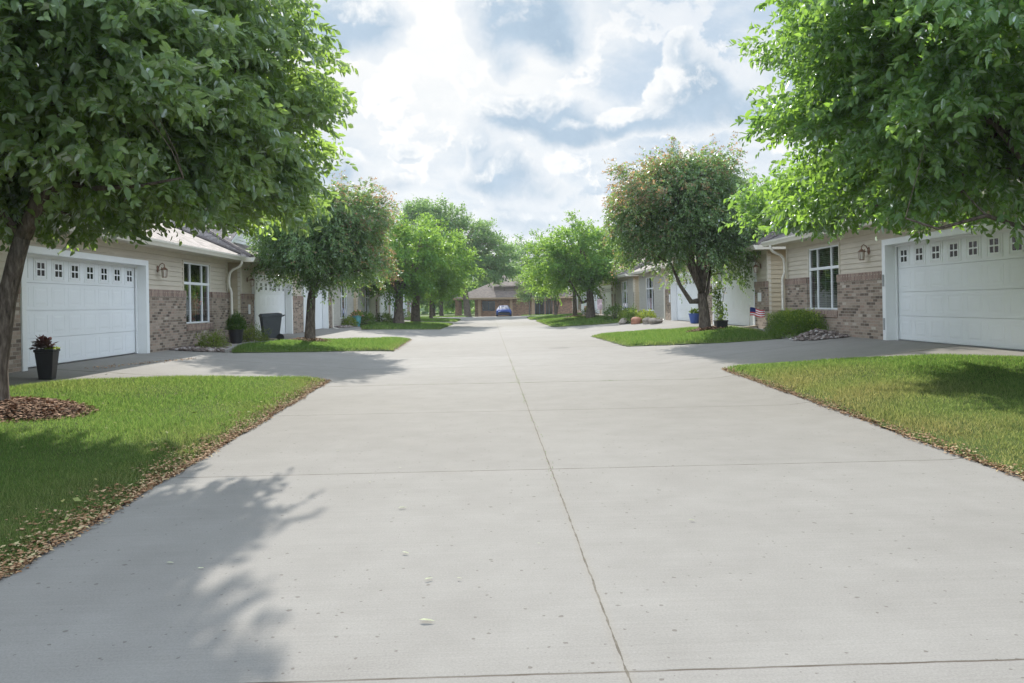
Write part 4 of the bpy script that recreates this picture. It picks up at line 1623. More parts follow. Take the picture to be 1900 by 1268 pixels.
hD = house('last townhouse of its row, partly hidden behind thin trunked young tree near the carport', -1, 8.3, 0.30, 72.0, 88.0,
           [(74.2, 79.0)], [(82.0, 84.0, 0.45, 2.3)], [], HG)
hDr = house('last townhouse of its row, next to yellow hydrant and pot of red flowers', 1, 9.3, 0.30, 72.5, 88.0,
            [(74.2, 79.0)], [(82.0, 84.0, 0.45, 2.35)], [], HG)

# pink blossom standing inside the bare window of the first house
r_ = np.random.default_rng(51)
n = 70
P = np.stack([r_.normal(0, 0.03, n), r_.normal(0, 0.10, n), r_.normal(0, 0.11, n)], 1)
root = empty('window_flowers', (-8.58, 23.45, 1.73), 'pink blossom on a stem behind the bare window glass', 'flowers')
leaf_mesh('blossom', P, unit(r_.normal(0, 1, (n, 3))), unit(r_.normal(0, 1, (n, 3))), r_.uniform(0.05, 0.09, n), [M['pinkpetal']], root, None, False, 1.6)
mb = MB()
mb.tube([(0, 0, 0), (0.0, 0.02, -0.25), (0, 0.03, -0.62)], 0.006, 5)
mb.lathe([(0.05, 0), (0.07, 0.12), (0.065, 0.12)], (0, 0.03, -0.66), 12)
mb.build('stem', LEAF['yew'], root)


# ------------------------------------------------------------------ far brick building
def far_building():
    Y = 108.0
    z0 = -0.25
    root = empty('brick_building', (3.6, Y, z0), 'long red brick building with big shingled roof closing the end of the road', 'building')
    w0, w1, dep, h = -5.6, 9.0, 12.0, 2.55
    br = MB()
    ops = [(-4.55, -2.85, 0.85, 2.15), (2.6, 3.9, 0.0, 2.2), (4.1, 5.0, 0.0, 2.2)]
    for a, b, c, d in rects(w0, w1, -0.3, h, ops):
        br.box(a, b, 0.0, 0.2, c, d)
    br.box(w0, w0 + 0.2, 0.2, dep, -0.3, h)
    br.box(w1 - 0.2, w1, 0.2, dep, -0.3, h)
    br.box(w0 + 0.2, w1 - 0.2, dep - 0.2, dep, -0.3, h)
    br.build('brick_wall', M['redbrick'], root)
    for x in (-4.95, -0.65, 2.35, 9.1):
        p = MB()
        p.box(x - 0.2, x + 0.2, -0.25, -0.003, -0.3, h)
        p.build('pilaster', M['tanpost'], root, bevel=0.02)
    for a, b, c, d, nm in [(-4.55, -2.85, 0.85, 2.15, 'window'), (2.6, 3.9, 0.0, 2.2, 'entrance_door'), (4.1, 5.0, 0.0, 2.2, 'window')]:
        f = MB()
        for q_ in ((a, b, d - 0.06, d), (a, b, c, c + 0.06), (a, a + 0.06, c + 0.06, d - 0.06), (b - 0.06, b, c + 0.06, d - 0.06), ((a + b) / 2 - 0.03, (a + b) / 2 + 0.03, c + 0.06, d - 0.06)):
            f.box(q_[0], q_[1], 0.05, 0.13, q_[2], q_[3])
        fo = f.build(nm, M['bluedoor'], root)
        g = MB()
        g.box(a + 0.03, b - 0.03, 0.085, 0.1, c + 0.03, d - 0.03)
        g.build('pane', M['dark'], fo)
    # roof: low hip whose top breaks into a small gable; runs on over the carport at the left
    rf = MB()
    e, zr, s = 0.7, h + 0.05, 0.42
    xa, xb = w0 - 2.9, w1 + e
    ya, yb = -e, dep + e
    half = (yb - ya) / 2
    ym = (ya + yb) / 2
    ra, rb2 = xa + half * 1.0, xb - half
    zt = zr + half * s
    slope_poly(rf, [(xa, ya, zr), (xb, ya, zr), (rb2, ym, zt), (ra, ym, zt)], (1, 0, 0), (0, 1, s))
    slope_poly(rf, [(xb, yb, zr), (xa, yb, zr), (ra, ym, zt), (rb2, ym, zt)], (1, 0, 0), (0, -1, s))
    slope_poly(rf, [(xa, yb, zr), (xa, ya, zr), (ra, ym, zt)], (0, 1, 0), (1, 0, s))
    slope_poly(rf, [(xb, ya, zr), (xb, yb, zr), (rb2, ym, zt)], (0, 1, 0), (-1, 0, s))
    rf.build('roof', M['shingle2'], root)
    g2 = MB()
    gx0, gx1 = -3.2, 6.5
    zb = zr + 2.2 * s + 0.0
    slope_poly(g2, [(gx0, 1.3, zb + 0.65), (gx1, 1.3, zb + 0.65), (gx1, ym, zb + 2.4), (gx0 + 1.0, ym, zb + 2.4)], (1, 0, 0), (0, 1, 0.45))
    slope_poly(g2, [(gx1, 2 * ym - 1.3, zb + 0.65), (gx0, 2 * ym - 1.3, zb + 0.65), (gx0 + 1.0, ym, zb + 2.4), (gx1, ym, zb + 2.4)], (1, 0, 0), (0, -1, 0.45))
    g2.poly([(gx0 + 0.3, 1.6, zb - 0.2), (gx0 + 0.3, 2 * ym - 1.6, zb - 0.2), (gx0 + 0.9, ym, zb + 2.3)])
    g2.poly([(gx0 + 0.3, 1.6, zb - 0.2), (gx1, 1.6, zb - 0.2), (gx1, 1.6, zb + 0.78), (gx0 + 0.3, 1.6, zb + 0.78)])
    g2.build('upper_roof', M['shingle2'], root)
    fa = MB()
    fa.box(xa, xb, ya - 0.03, ya, zr - 0.22, zr + 0.03)
    fa.box(xa, xb, ya, 0.0, zr - 0.05, zr - 0.02)
    fa.box(xa - 0.03, xa, ya, yb, zr - 0.22, zr + 0.03)
    fa.build('fascia', M['tanpost'], root)
    for x, y in ((xa + 0.5, 0.0), (xa + 0.5, dep - 1)):
        p = MB()
        p.box(x - 0.25, x + 0.25, y - 0.25, y + 0.25, -0.3, h)
        p.build('carport_pillar', M['redbrick'], root)


far_building()


# ------------------------------------------------------------------ trees
def W_(px, py, Y):
    return tuple(at(px, py, Y))


base1 = (-6.0, 9.8, 0.30)
make_tree('shade_tree', 'broad tree with leaning dark trunk in a mulch ring beside the black planter', base1,
          [base1, W_(-6, 690, 9.8), W_(0, 640, 9.8), W_(12, 560, 9.8), W_(30, 480, 9.8), W_(42, 440, 9.8)], 0.125,
          [(-5.6, 9.8, 5.3, 3.1, 3.7, 2.6, 1.0), (-5.2, 11.2, 3.75, 2.5, 3.3, 1.1, 1.7), (-6.2, 12.3, 4.1, 2.4, 2.4, 1.2, 1.0), (-6.8, 8.5, 5.0, 3.2, 3.0, 2.1, 0.6), (-3.95, 11.3, 4.7, 1.45, 2.8, 1.7, 1.5), (-4.2, 8.9, 4.9, 1.4, 2.0, 1.5, 0.7)],
          215, 0.78, 66, 12, 0.118, [LEAF['near_a']], 101, six=True, droop=0.40, nlimb=5, inner=0.18, zmin=(2.33, 0.09),
          limbs=[([W_(42, 440, 9.8), W_(70, 372, 9.75), W_(84, 330, 9.7), W_(100, 265, 9.6), W_(108, 160, 9.5), W_(125, 20, 9.3), W_(150, -150, 9.2)], 0.10),
                 ([W_(44, 436, 9.85), W_(78, 365, 9.95), W_(104, 330, 10.0), W_(160, 300, 10.1), W_(230, 282, 10.2), W_(330, 235, 10.3), W_(420, 190, 10.4)], 0.085),
                 ([W_(100, 335, 10.0), W_(180, 350, 9.4), W_(260, 345, 9.2), W_(340, 330, 9.0)], 0.04)])

base2 = (7.5, 9.6, 0.33)
make_tree('shade_tree', 'large fresh green tree reaching over the half dry lawn and the garage door with keypad', base2,
          [base2, (7.47, 9.6, 1.2), (7.42, 9.62, 2.1)], 0.15,
          [(6.5, 9.9, 4.95, 2.9, 3.3, 2.35, 1.0), (5.9, 10.8, 3.9, 1.7, 2.3, 1.15, 0.8), (6.05, 14.3, 3.35, 0.85, 1.5, 0.65, 1.5), (5.95, 15.9, 3.5, 0.8, 1.1, 0.6, 1.1), (7.1, 12.6, 3.6, 1.6, 1.8, 0.9, 0.9), (7.2, 8.6, 4.8, 2.8, 2.8, 1.95, 0.6), (5.35, 10.9, 5.3, 1.25, 2.2, 1.4, 0.8)],
          165, 0.74, 62, 12, 0.108, [LEAF['near_b']], 102, six=True, droop=0.36, nlimb=7, inner=0.18, zmin=(2.2, 0.09),
          limbs=[([(7.42, 9.62, 2.1), W_(1850, 235, 9.7), W_(1760, 175, 9.9), W_(1680, 130, 10.2)], 0.045), ([(7.42, 9.62, 2.05), W_(1830, 400, 9.4), W_(1740, 425, 9.3), W_(1680, 405, 9.3)], 0.035)])

base3 = (-6.15, 27.25, 0.36)
make_tree('red_tipped_tree', 'round dark tree with slim straight trunk on the grass beside the wheeled bin', base3,
          [base3, (-6.12, 27.25, 1.1), (-6.08, 27.25, 1.75), (-6.05, 27.25, 2.0)], 0.175,
          [(-5.75, 27.2, 4.0, 2.35, 2.4, 1.65, 1.0), (-4.75, 27.2, 4.35, 1.55, 1.7, 1.5, 0.7), (-6.7, 27.2, 3.4, 1.6, 1.7, 1.05, 0.6), (-5.2, 27.2, 2.9, 1.9, 1.9, 0.75, 0.5)],
          130, 0.52, 54, 9, 0.098, [LEAF['mid_dark'], LEAF['red_tip']], 103, red=0.055, droop=0.35, nlimb=7, red_dir=(0.8, -0.2, 0.5), inner=0.6, flat=1.25)

base4 = (7.5, 27.4, 0.40)
make_tree('red_tipped_tree', 'big round dark tree with forked stout trunk beside the black nursery pot', base4,
          [base4, (7.48, 27.4, 1.0), (7.42, 27.4, 1.55), (7.40, 27.4, 1.75)], 0.205,
          [(6.75, 27.4, 4.75, 2.9, 2.9, 2.15, 1.0), (5.6, 27.4, 4.4, 1.85, 2.0, 1.6, 0.6), (8.3, 27.4, 3.9, 1.65, 2.0, 1.6, 0.7), (7.0, 27.4, 5.5, 2.1, 2.1, 1.45, 0.6)],
          190, 0.54, 56, 9, 0.100, [LEAF['mid_dark'], LEAF['red_tip']], 104, red=0.085, droop=0.42, nlimb=7, red_dir=(-0.7, -0.2, 0.6), inner=0.8, flat=1.25,
          limbs=[([(7.44, 27.4, 1.5), W_(1282, 560, 27.4), W_(1262, 530, 27.4), W_(1245, 490, 27.4)], 0.12), ([(7.44, 27.4, 1.6), W_(1312, 545, 27.4), W_(1320, 480, 27.4)], 0.10)])

TG = 'bright green trees on the road side grass'
base5 = (-5.96, 52.2, 0.34)
make_tree('street_tree', 'bright green tree with stout dark forked trunk on the grass behind the teal pot', base5,
          [base5, (-5.95, 52.2, 1.4), (-5.9, 52.2, 2.3)], 0.33,
          [(-5.6, 52.2, 4.9, 3.3, 3.3, 2.5, 1.0), (-6.4, 52.2, 3.3, 2.4, 2.4, 1.1, 0.5)],
          90, 0.75, 38, 6, 0.18, [LEAF['bright']], 105, TG, droop=0.25, nlimb=7, wide=1.15)
base6 = (-5.45, 58.3, 0.28)
make_tree('street_tree', 'bright green tree whose broad crown leans farthest out towards the road', base6,
          [base6, (-5.4, 58.3, 1.5), (-5.3, 58.3, 2.5)], 0.33,
          [(-4.3, 58.3, 5.0, 3.5, 3.5, 2.6, 1.0), (-3.9, 58.3, 3.5, 2.8, 2.6, 1.2, 0.6)],
          95, 0.8, 38, 6, 0.19, [LEAF['bright']], 106, TG, droop=0.25, nlimb=7, wide=1.15)
base7 = (-5.28, 71.7, 0.24)
make_tree('street_tree', 'low young green tree with thin trunk at the end of the grass near the carport', base7,
          [base7, (-5.28, 71.7, 1.3), (-5.25, 71.7, 2.2)], 0.16,
          [(-4.9, 71.7, 3.9, 2.8, 2.6, 1.7, 1.0)],
          55, 0.75, 22, 6, 0.2, [LEAF['bright']], 107, TG, droop=0.2, nlimb=5, wide=1.15)
base8 = (7.1, 55.5, 0.34)
make_tree('street_tree', 'full bright green tree with leaning side limb next to the red tipped crown', base8,
          [base8, (7.1, 55.5, 1.5), (7.05, 55.5, 2.4)], 0.31,
          [(6.4, 55.5, 5.1, 3.4, 3.4, 2.4, 1.0), (5.0, 55.5, 3.9, 2.1, 2.4, 1.5, 0.6), (7.6, 55.5, 3.8, 2.6, 2.6, 1.3, 0.6)],
          105, 0.75, 38, 6, 0.185, [LEAF['bright']], 108, TG, droop=0.25, nlimb=7, wide=1.15,
          limbs=[([(7.08, 55.5, 1.7), W_(1080, 562, 55.5), W_(1070, 545, 55.5), W_(1060, 525, 55.5)], 0.13)])
base9 = (6.7, 62.0, 0.28)
make_tree('street_tree', 'slim green tree with dark thin trunk in a ring of dry litter', base9,
          [base9, (6.7, 62.0, 1.3), (6.68, 62, 2.4)], 0.19,
          [(5.8, 62.0, 3.9, 2.3, 2.3, 1.6, 1.0)], 55, 0.7, 24, 6, 0.18, [LEAF['bright']], 109, TG, droop=0.25, nlimb=5, wide=1.15)
base10 = (6.6, 79.0, 0.14)
make_tree('street_tree', 'light green young tree with pale twin trunks close to the brick building', base10,
          [base10, (6.6, 79, 1.4), (6.55, 79, 2.4)], 0.16,
          [(5.6, 79.0, 4.0, 2.4, 2.4, 1.8, 1.0)], 50, 0.75, 22, 6, 0.22, [LEAF['bright']], 110, TG, droop=0.2, nlimb=5, wide=1.15,
          limbs=[([(6.65, 79.0, 0.2), (6.9, 79.0, 1.5), (6.9, 79.0, 2.6)], 0.09)])
base11 = (4.95, 97.8, -0.02)
make_tree('ornamental_tree', 'small dark round tree with yellow edge and white trunk before the brick wall', base11,
          [base11, (4.95, 97.8, 1.2), (4.9, 97.8, 1.9)], 0.10,
          [(5.1, 97.8, 3.5, 1.8, 1.8, 1.75, 1.0)], 40, 0.6, 24, 6, 0.2, [LEAF['mid_dark'], LEAF['lime']], 111, red=0.22, droop=0.15, nlimb=5, red_dir=(-1, 0, 0.3))

BG = 'tall trees around the brick building'
base12 = (-2.75, 100.0, -0.02)
make_tree('cottonwood_tree', 'very tall spreading tree with pale trunk towering over the brick building', base12,
          [base12, (-2.9, 100, 2.0), (-3.2, 100, 4.0), (-3.4, 100, 5.2)], 0.42,
          [(-7.2, 101.0, 11.8, 4.6, 4.5, 3.6, 1.0), (-2.6, 100.0, 10.2, 3.6, 3.8, 2.9, 0.9), (0.9, 100.0, 8.0, 3.0, 3.4, 2.4, 0.9), (-1.2, 99.5, 5.9, 3.2, 3.0, 1.9, 0.7), (-6.0, 100.0, 8.0, 4.5, 4.0, 2.6, 0.7), (2.6, 100.0, 5.6, 1.7, 2.0, 1.5, 0.5), (-5.5, 100.0, 5.2, 3.0, 3.0, 1.6, 0.6)],
          215, 1.05, 30, 6, 0.30, [LEAF['far']], 112, BG, droop=0.2, nlimb=9, wide=1.15)
for i, (x, y, r, h, sd, lb) in enumerate([
        (8.2, 130.0, 4.2, 13.6, 121, 'tall dark green tree rising behind the brick roof'),
        (-15.0, 118.0, 5.0, 11.0, 122, 'wide green tree behind the last townhouse and carport'),
        (16.5, 126.0, 5.5, 11.5, 123, 'wide green tree behind the far end of the brick building'),
        (-9.0, 128.0, 4.0, 7.0, 124, 'low round tree in shade beyond the open carport'),
        (-24.0, 112.0, 5.5, 10.5, 125, 'broad tree beyond the cross street on the carport side'),
        (26.0, 112.0, 5.5, 10.5, 126, 'broad tree beyond the cross street on the hydrant side'),
        (-7.5, 124.0, 4.5, 10.5, 128, 'dark tree directly behind the carport roof'),
        (1.5, 127.0, 4.5, 11.0, 129, 'dark tree behind the middle of the brick roof'),
        (-5.8, 140.0, 2.6, 5.0, 127, 'small light green tree seen through the open carport')]):
    b = (x, y, -0.3)
    make_tree('background_tree', lb, b, [b, (x, y, h * 0.18), (x + 0.1, y, h * 0.3)], r * 0.07,
              [(x, y, h * 0.62, r, r, h * 0.36, 1.0), (x - r * 0.35, y, h * 0.45, r * 0.7, r * 0.7, h * 0.22, 0.6), (x + r * 0.35, y - 0.5, h * 0.5, r * 0.7, r * 0.7, h * 0.24, 0.6)],
              70, 1.15, 24, 5, 0.36, [LEAF['bright'] if i == 8 else LEAF['far']], sd, BG, droop=0.15, nlimb=6, wide=1.2)

# a far belt of trees closing the horizon
r_ = np.random.default_rng(77)
n = 16000
tx = r_.uniform(-170, 170, n)
ty = 165 + r_.normal(0, 4, n)
th = 7.0 + 2.2 * np.sin(tx * 0.11) + 1.6 * np.sin(tx * 0.31 + 1) + 1.0 * np.sin(tx * 0.9)
tz = th * r_.uniform(0.0, 1.0, n) ** 0.8 - 0.5
P = np.stack([tx, ty, tz], 1)
o = leaf_mesh('treeline', P, unit(r_.normal(0, 1, (n, 3))), unit(r_.normal(0, 1, (n, 3))), r_.uniform(0.7, 1.7, n), [LEAF['far']], None, None, False, 1.3)
props(o, kind='stuff')

# ------------------------------------------------------------------ shrubs and garden things
SG = 'shrubs planted along the house walls'
YEW = shrub('yew_shrub', 'broad clipped dark yew in the rock bed below the window with blinds', (8.50, 21.75, 0.45), (0.66, 1.22, 0.70), 22000, 0.05, LEAF['yewb'], 201, group=SG, boxy=0.5, wide=0.6, lump=0.07, up=0.7)
shrub('spirea_shrub', 'loose yellow green shrub between rocks and the potted evergreen', (-7.85, 22.6, 0.40), (0.42, 0.62, 0.42), 2600, 0.06, LEAF['lime'], 202, group=SG, wide=0.45, lump=0.3)
shrub('spirea_shrub', 'wide feathery green shrub in front of the downspout and the siding corner', (-7.75, 25.9, 0.40), (0.55, 0.95, 0.50), 4200, 0.06, LEAF['lime'], 203, group=SG, wide=0.4, lump=0.25)


_y = shrub('', '', (8.50, 21.75, 0.45), (0.67, 1.24, 0.73), 6500, 0.055, LEAF['yew_tip'], 2011, boxy=0.5, wide=0.6, lump=0.07, up=1.0, parent=YEW, part='fresh_growth', zlow=0.42)


def box_planter(name, label, loc, w0, w1, h, mat, cat='planter', group=None, rz=0.0):
    root = empty(name, loc, label, cat, group, rz)
    mb = MB()
    a, b = w0 / 2, w1 / 2
    sq = lambda r, z: [(-r, -r, z), (r, -r, z), (r, r, z), (-r, r, z)]
    mb.hexa(sq(a, 0), sq(b, h - 0.04))
    rim = b + 0.012
    for x0, x1, y0, y1 in ((-rim, rim, -rim, -rim + 0.03), (-rim, rim, rim - 0.03, rim), (-rim, -rim + 0.03, -rim + 0.03, rim - 0.03), (rim - 0.03, rim, -rim + 0.03, rim - 0.03)):
        mb.box(x0, x1, y0, y1, h - 0.038, h + 0.01)
    mb.build('pot', mat, root, bevel=0.006)
    s = MB()
    s.box(-rim + 0.031, rim - 0.031, -rim + 0.031, rim - 0.031, h - 0.039, h - 0.02)
    s.build('soil', M['soil'], root)
    return root


g_ = onground(88, 704)
pl = box_planter('planter', 'tall tapered black planter with dark red foliage on the lawn edge', (g_.x, g_.y, g_.z + 0.0), 0.20, 0.285, 0.50, M['black'], rz=0.15)
r_ = np.random.default_rng(61)
n = 130
d = unit(r_.normal(0, 1, (n, 3)))
d[:, 2] = np.abs(d[:, 2])
P = d * np.array([0.13, 0.12, 0.16]) * r_.uniform(0.4, 1, (n, 1)) + np.array([-0.05, 0, 0.52])
leaf_mesh('foliage', P, unit(d + r_.normal(0, 0.3, (n, 3))), unit(d * 0.4 + np.array([0, 0, 1.0])), r_.uniform(0.07, 0.13, n), [LEAF['coleus']], pl, None, True, 1.2)
n = 260
P = np.stack([r_.uniform(0.0, 0.13, n), r_.uniform(-0.11, 0.11, n), np.full(n, 0.49)], 1)
leaf_mesh('creeping_plant', P, unit(np.stack([r_.normal(0.2, 0.6, n), r_.normal(0, 0.6, n), r_.uniform(0.2, 1, n)], 1)), unit(r_.normal(0, 1, (n, 3))), r_.uniform(0.03, 0.08, n), [LEAF['lime']], pl, None, False, 0.7)

# pot with clipped evergreen by the downspout
ev = empty('potted_evergreen', (-7.72, 24.35, 0.40), 'round black pot with stubby dark evergreen against the brick wall', 'potted plant', 'potted plants by the walls')
mb = MB()
mb.lathe([(0.16, 0.0), (0.215, 0.44), (0.23, 0.44), (0.23, 0.48), (0.20, 0.48), (0.19, 0.44)], n=22)
mb.build('pot', M['black'], ev, smooth=False)
shrub('', '', (-7.72, 24.35, 0.84), (0.27, 0.27, 0.50), 2600, 0.07, LEAF['yew'], 204, parent=ev, part='foliage', up=1.2, wide=0.5)

# wheeled refuse bin
bn = empty('wheeled_bin', (-7.48, 27.3, gz(-7.48, 27.3)), 'dark grey wheeled refuse bin with domed lid before the garage door', 'bin', None, R(-65))
mb = MB()
mb.hexa([(-0.22, -0.24, 0.06), (0.22, -0.24, 0.06), (0.22, 0.24, 0.12), (-0.22, 0.24, 0.12)], [(-0.29, -0.33, 0.86), (0.29, -0.33, 0.86), (0.29, 0.33, 0.86), (-0.29, 0.33, 0.86)])
mb.box(-0.30, 0.30, -0.345, 0.345, 0.82, 0.861)
mb.box(-0.2, 0.2, 0.2, 0.27, 0.06, 0.30)
for x in (-0.15, 0, 0.15):
    mb.hexa([(x - 0.02, -0.255, 0.1), (x + 0.02, -0.255, 0.1), (x + 0.02, -0.23, 0.1), (x - 0.02, -0.23, 0.1)], [(x - 0.02, -0.34, 0.8), (x + 0.02, -0.34, 0.8), (x + 0.02, -0.31, 0.8), (x - 0.02, -0.31, 0.8)])
mb.build('body', M['bin'], bn, bevel=0.015)
mb = MB()
mb.hexa([(-0.31, -0.37, 0.865), (0.31, -0.37, 0.865), (0.31, 0.36, 0.865), (-0.31, 0.36, 0.865)], [(-0.27, -0.31, 0.94), (0.27, -0.31, 0.94), (0.27, 0.31, 0.96), (-0.27, 0.31, 0.96)])
mb.build('lid', M['bin'], bn, bevel=0.02)
mb = MB()
mb.tube([(-0.28, 0.34, 0.84), (-0.28, 0.42, 0.88), (0.28, 0.42, 0.88), (0.28, 0.34, 0.84)], 0.018, 8)
mb.build('handle', M['bin'], bn)
for x in (-0.27, 0.27):
    mb = MB()
    mb.lathe([(0.0, -0.035), (0.115, -0.035), (0.125, -0.02), (0.125, 0.02), (0.115, 0.035), (0.0, 0.035)], n=20)
    mb.v = [(p[2] + x, p[0] + 0.26, p[1] + 0.125) for p in mb.v]
    mb.build('wheel', M['rubber'], bn)


def round_pot(name, label, loc, r0, r1, h, mat, cat, plant=None, seed=1, group='potted plants by the walls'):
    root = empty(name, loc, label, cat, group)
    mb = MB()
    mb.lathe([(r0, 0), (r1 * 0.95, h * 0.75), (r1, h * 0.9), (r1 * 1.06, h * 0.92), (r1 * 1.06, h), (r1 * 0.92, h), (r1 * 0.9, h * 0.9)], n=20)
    mb.build('pot', mat, root)
    if plant:
        for k, (mt, rr, nn, ls, nm) in enumerate(plant):
            shrub('', '', (loc[0], loc[1], loc[2] + h * 0.92), rr, nn, ls, mt, seed + k, parent=root, part=nm, up=0.7)
    return root


g_ = onground(662, 606)
round_pot('flower_pot', 'tall teal glazed pot of pale flowers on the drive edge', tuple(g_), 0.19, 0.26, 0.62, M['teal'], 'flower pot', [(LEAF['lime'], (0.3, 0.3, 0.28), 300, 0.10, 'foliage'), (M['pinkpetal'], (0.3, 0.3, 0.32), 90, 0.09, 'blossoms')], 301)
g_ = onground(1289, 600)
round_pot('flower_pot', 'blue glazed pot before the second garage door behind the forked trunk', tuple(g_), 0.18, 0.25, 0.42, M['blueglaze'], 'flower pot', [(LEAF['yew'], (0.2, 0.2, 0.2), 150, 0.10, 'foliage')], 303)
g_ = onground(1043, 582)
round_pot('flower_pot', 'round pot of red flowers beside the hydrant', (g_.x, g_.y, g_.z), 0.3, 0.42, 0.5, M['terracotta'], 'flower pot', [(LEAF['yew'], (0.55, 0.5, 0.4), 250, 0.16, 'foliage'), (M['redpetal'], (0.6, 0.5, 0.5), 160, 0.15, 'blossoms')], 305)
g_ = onground(1070, 585)
round_pot('flower_pot', 'small pot of orange flowers beside the slim trunk', (g_.x + 1.0, g_.y, g_.z), 0.2, 0.28, 0.45, M['terracotta'], 'flower pot', [(LEAF['yew'], (0.3, 0.3, 0.3), 120, 0.14, 'foliage'), (M['pinkpetal'], (0.32, 0.3, 0.35), 90, 0.12, 'blossoms')], 307)

# black nursery pot with a leggy climber by the forked trunk
np_ = box_planter('nursery_pot', 'square black nursery pot with leggy climber leaning on the stout trunk', (7.98, 27.15, 0.44), 0.34, 0.38, 0.36, M['black'], 'potted plant', 'potted plants by the walls')
mb = MB()
for k, pts in enumerate(([(-0.1, 0, 0.3), (-0.12, 0, 0.9), (-0.05, 0, 1.25), (0.02, 0, 1.5)], [(0.02, 0, 0.3), (0.05, 0, 0.8), (0.12, 0, 1.25), (0.2, 0, 1.5)], [(0.0, 0.05, 0.3), (-0.02, 0.05, 0.7), (0.02, 0.05, 1.1)])):
    mb.tube(pts, 0.009, 5)
mb.build('stems', M['bark'], np_)
r_ = np.random.default_rng(63)
n = 420
zz = r_.uniform(0.4, 1.5, n)
P = np.stack([-0.08 + 0.1 * np.sin(zz * 3) + r_.normal(0, 0.09, n), r_.normal(0, 0.09, n), zz], 1)
leaf_mesh('foliage', P, unit(r_.normal(0, 1, (n, 3)) - np.array([0, 0, 0.4])), unit(r_.normal(0, 1, (n, 3))), r_.uniform(0.06, 0.11, n), [LEAF['yew']], np_, None, False, 1.2)

# little flag on a stick
fl = empty('garden_flag', (8.12, 24.55, 0.46), 'small red and white striped flag on thin stick by the brick pier', 'flag')
mb = MB()
mb.tube([(0.0, 0, 0), (0.02, 0, 0.88)], 0.007, 6)
mb.build('stick', M['wood'], fl)
mb = MB()
nS, nC = 7, 10
FW, FH = 0.46, 0.26


def fpt(u, v):
    # u from the stick (0) to the fly (1), v up
    return (u * FW + 0.02, 0.05 * math.sin(u * 6.0) * u, 0.80 - FH * (1 - v) * (1 - 0.15 * u) - 0.10 * u + 0.02 * math.sin(u * 7))


for s_ in range(nS):
    for c in range(nC):
        u0, u1, v0, v1 = c / nC, (c + 1) / nC, s_ / nS, (s_ + 1) / nS
        mb.cur = 2 if (u0 < 0.4 and s_ >= 3) else (0 if s_ % 2 == 0 else 1)
        mb.poly([fpt(u0, v0), fpt(u1, v0), fpt(u1, v1), fpt(u0, v1)])
mb.build('cloth', [M['red'], M['white'], M['navy']], fl)

# splash boards that carry the downspout water over the beds
for (a, b, lb) in ((onground(1378, 612.5), onground(1437, 607), 'long tan splash board running from the brick pier to the grass tip'),
                   (onground(476, 632), onground(512, 636), 'pale splash board lying between feathery shrub and wheeled bin')):
    root = empty('splash_board', a, lb, 'board')
    d = (Vector(b) - Vector(a))
    n_ = Vector((-d.y, d.x, 0)).normalized() * 0.07
    mb = MB()
    up = Vector((0, 0, 0.13))
    mb.hexa([n_, -n_, d - n_, d + n_], [n_ + up * 0.8, -n_ + up * 0.8, d - n_ + up, d + n_ + up])
    mb.build('board', M['wood'], root, bevel=0.01)

# beds further along
k = 0
for (px, py, dx, r, n, mt, boxy, lb) in [
        (677, 606, 0, (0.55, 0.9, 0.75), 1500, 'yew', 0.5, 'dark clipped box bush beside the teal pot'),
        (713, 601, 0, (0.6, 0.9, 0.65), 1300, 'yew', 0.5, 'clipped dark bush in front of the white garage door past the teal pot'),
        (648, 606, 0, (0.45, 0.8, 0.55), 900, 'lime', 0.0, 'loose olive shrub behind the teal pot'),
        (695, 603, -0.4, (0.4, 0.7, 0.5), 700, 'yew', 0.0, 'low leafy shrub between two clipped dark bushes'),
        (1131, 597, 0.25, (0.6, 0.9, 0.95), 1500, 'yew', 0.4, 'tall dark rounded bush by the far garage, end of the bed'),
        (1152, 598, 0.3, (0.5, 0.8, 0.85), 1100, 'lime', 0.0, 'grassy pale shrub between two dark bushes'),
        (1170, 600, 0.1, (0.5, 0.8, 0.75), 1300, 'yew', 0.2, 'rounded mid green bush behind the terracotta boulder'),
        (1196, 598.5, 0.1, (0.65, 0.9, 0.62), 1300, 'lime', 0.0, 'bright lime shrub spilling over the boulders'),
        (1085, 592, 0.3, (0.8, 0.9, 0.75), 800, 'yew', 0.3, 'dark low bush behind the trunk with side limb'),
        (757, 592, -0.3, (0.8, 1.2, 0.8), 800, 'yew', 0.2, 'dark bush between the two stout trunks')]:
    g_ = onground(px, py)
    k += 1
    shrub('bed_shrub', lb, (g_.x + dx, g_.y, g_.z), r, n, 0.11, LEAF[mt], 210 + k, group=SG, boxy=boxy, wide=0.7)
for (px, py, s_, lb, mt) in [(1183, 601, 0.27, 'squat reddish boulder under the lime shrub', 'terracotta'), (1202, 601, 0.24, 'flat grey boulder at the end of the bed', 'boulder'), (1160, 601.5, 0.24, 'small pale boulder between the bushes', 'boulder'), (1218, 601, 0.24, 'grey boulder beside the downspout corner', 'boulder')]:
    g_ = onground(px, py)
    bm = bmesh.new()
    bmesh.ops.create_icosphere(bm, subdivisions=3, radius=s_)
    rr = random.Random(int(px))
    ph = [rr.uniform(0, 6) for _ in range(6)]
    for v in bm.verts:
        c = v.co
        f = 1 + 0.16 * math.sin(c.x * 7 / s_ * 0.4 + ph[0]) + 0.12 * math.sin(c.y * 9 / s_ * 0.4 + ph[1]) + 0.10 * math.sin(c.z * 11 / s_ * 0.4 + ph[2])
        v.co = Vector((c.x * 1.25, c.y, c.z * 0.75)) * f
    me = bpy.data.meshes.new('boulder')
    bm.to_mesh(me)
    bm.free()
    me.materials.append(M[mt])
    o = bpy.data.objects.new('boulder', me)
    COL.objects.link(o)
    o.location = (g_.x, g_.y, g_.z + s_ * 0.4)
    props(o, lb, 'boulder', 'boulders edging the bed')

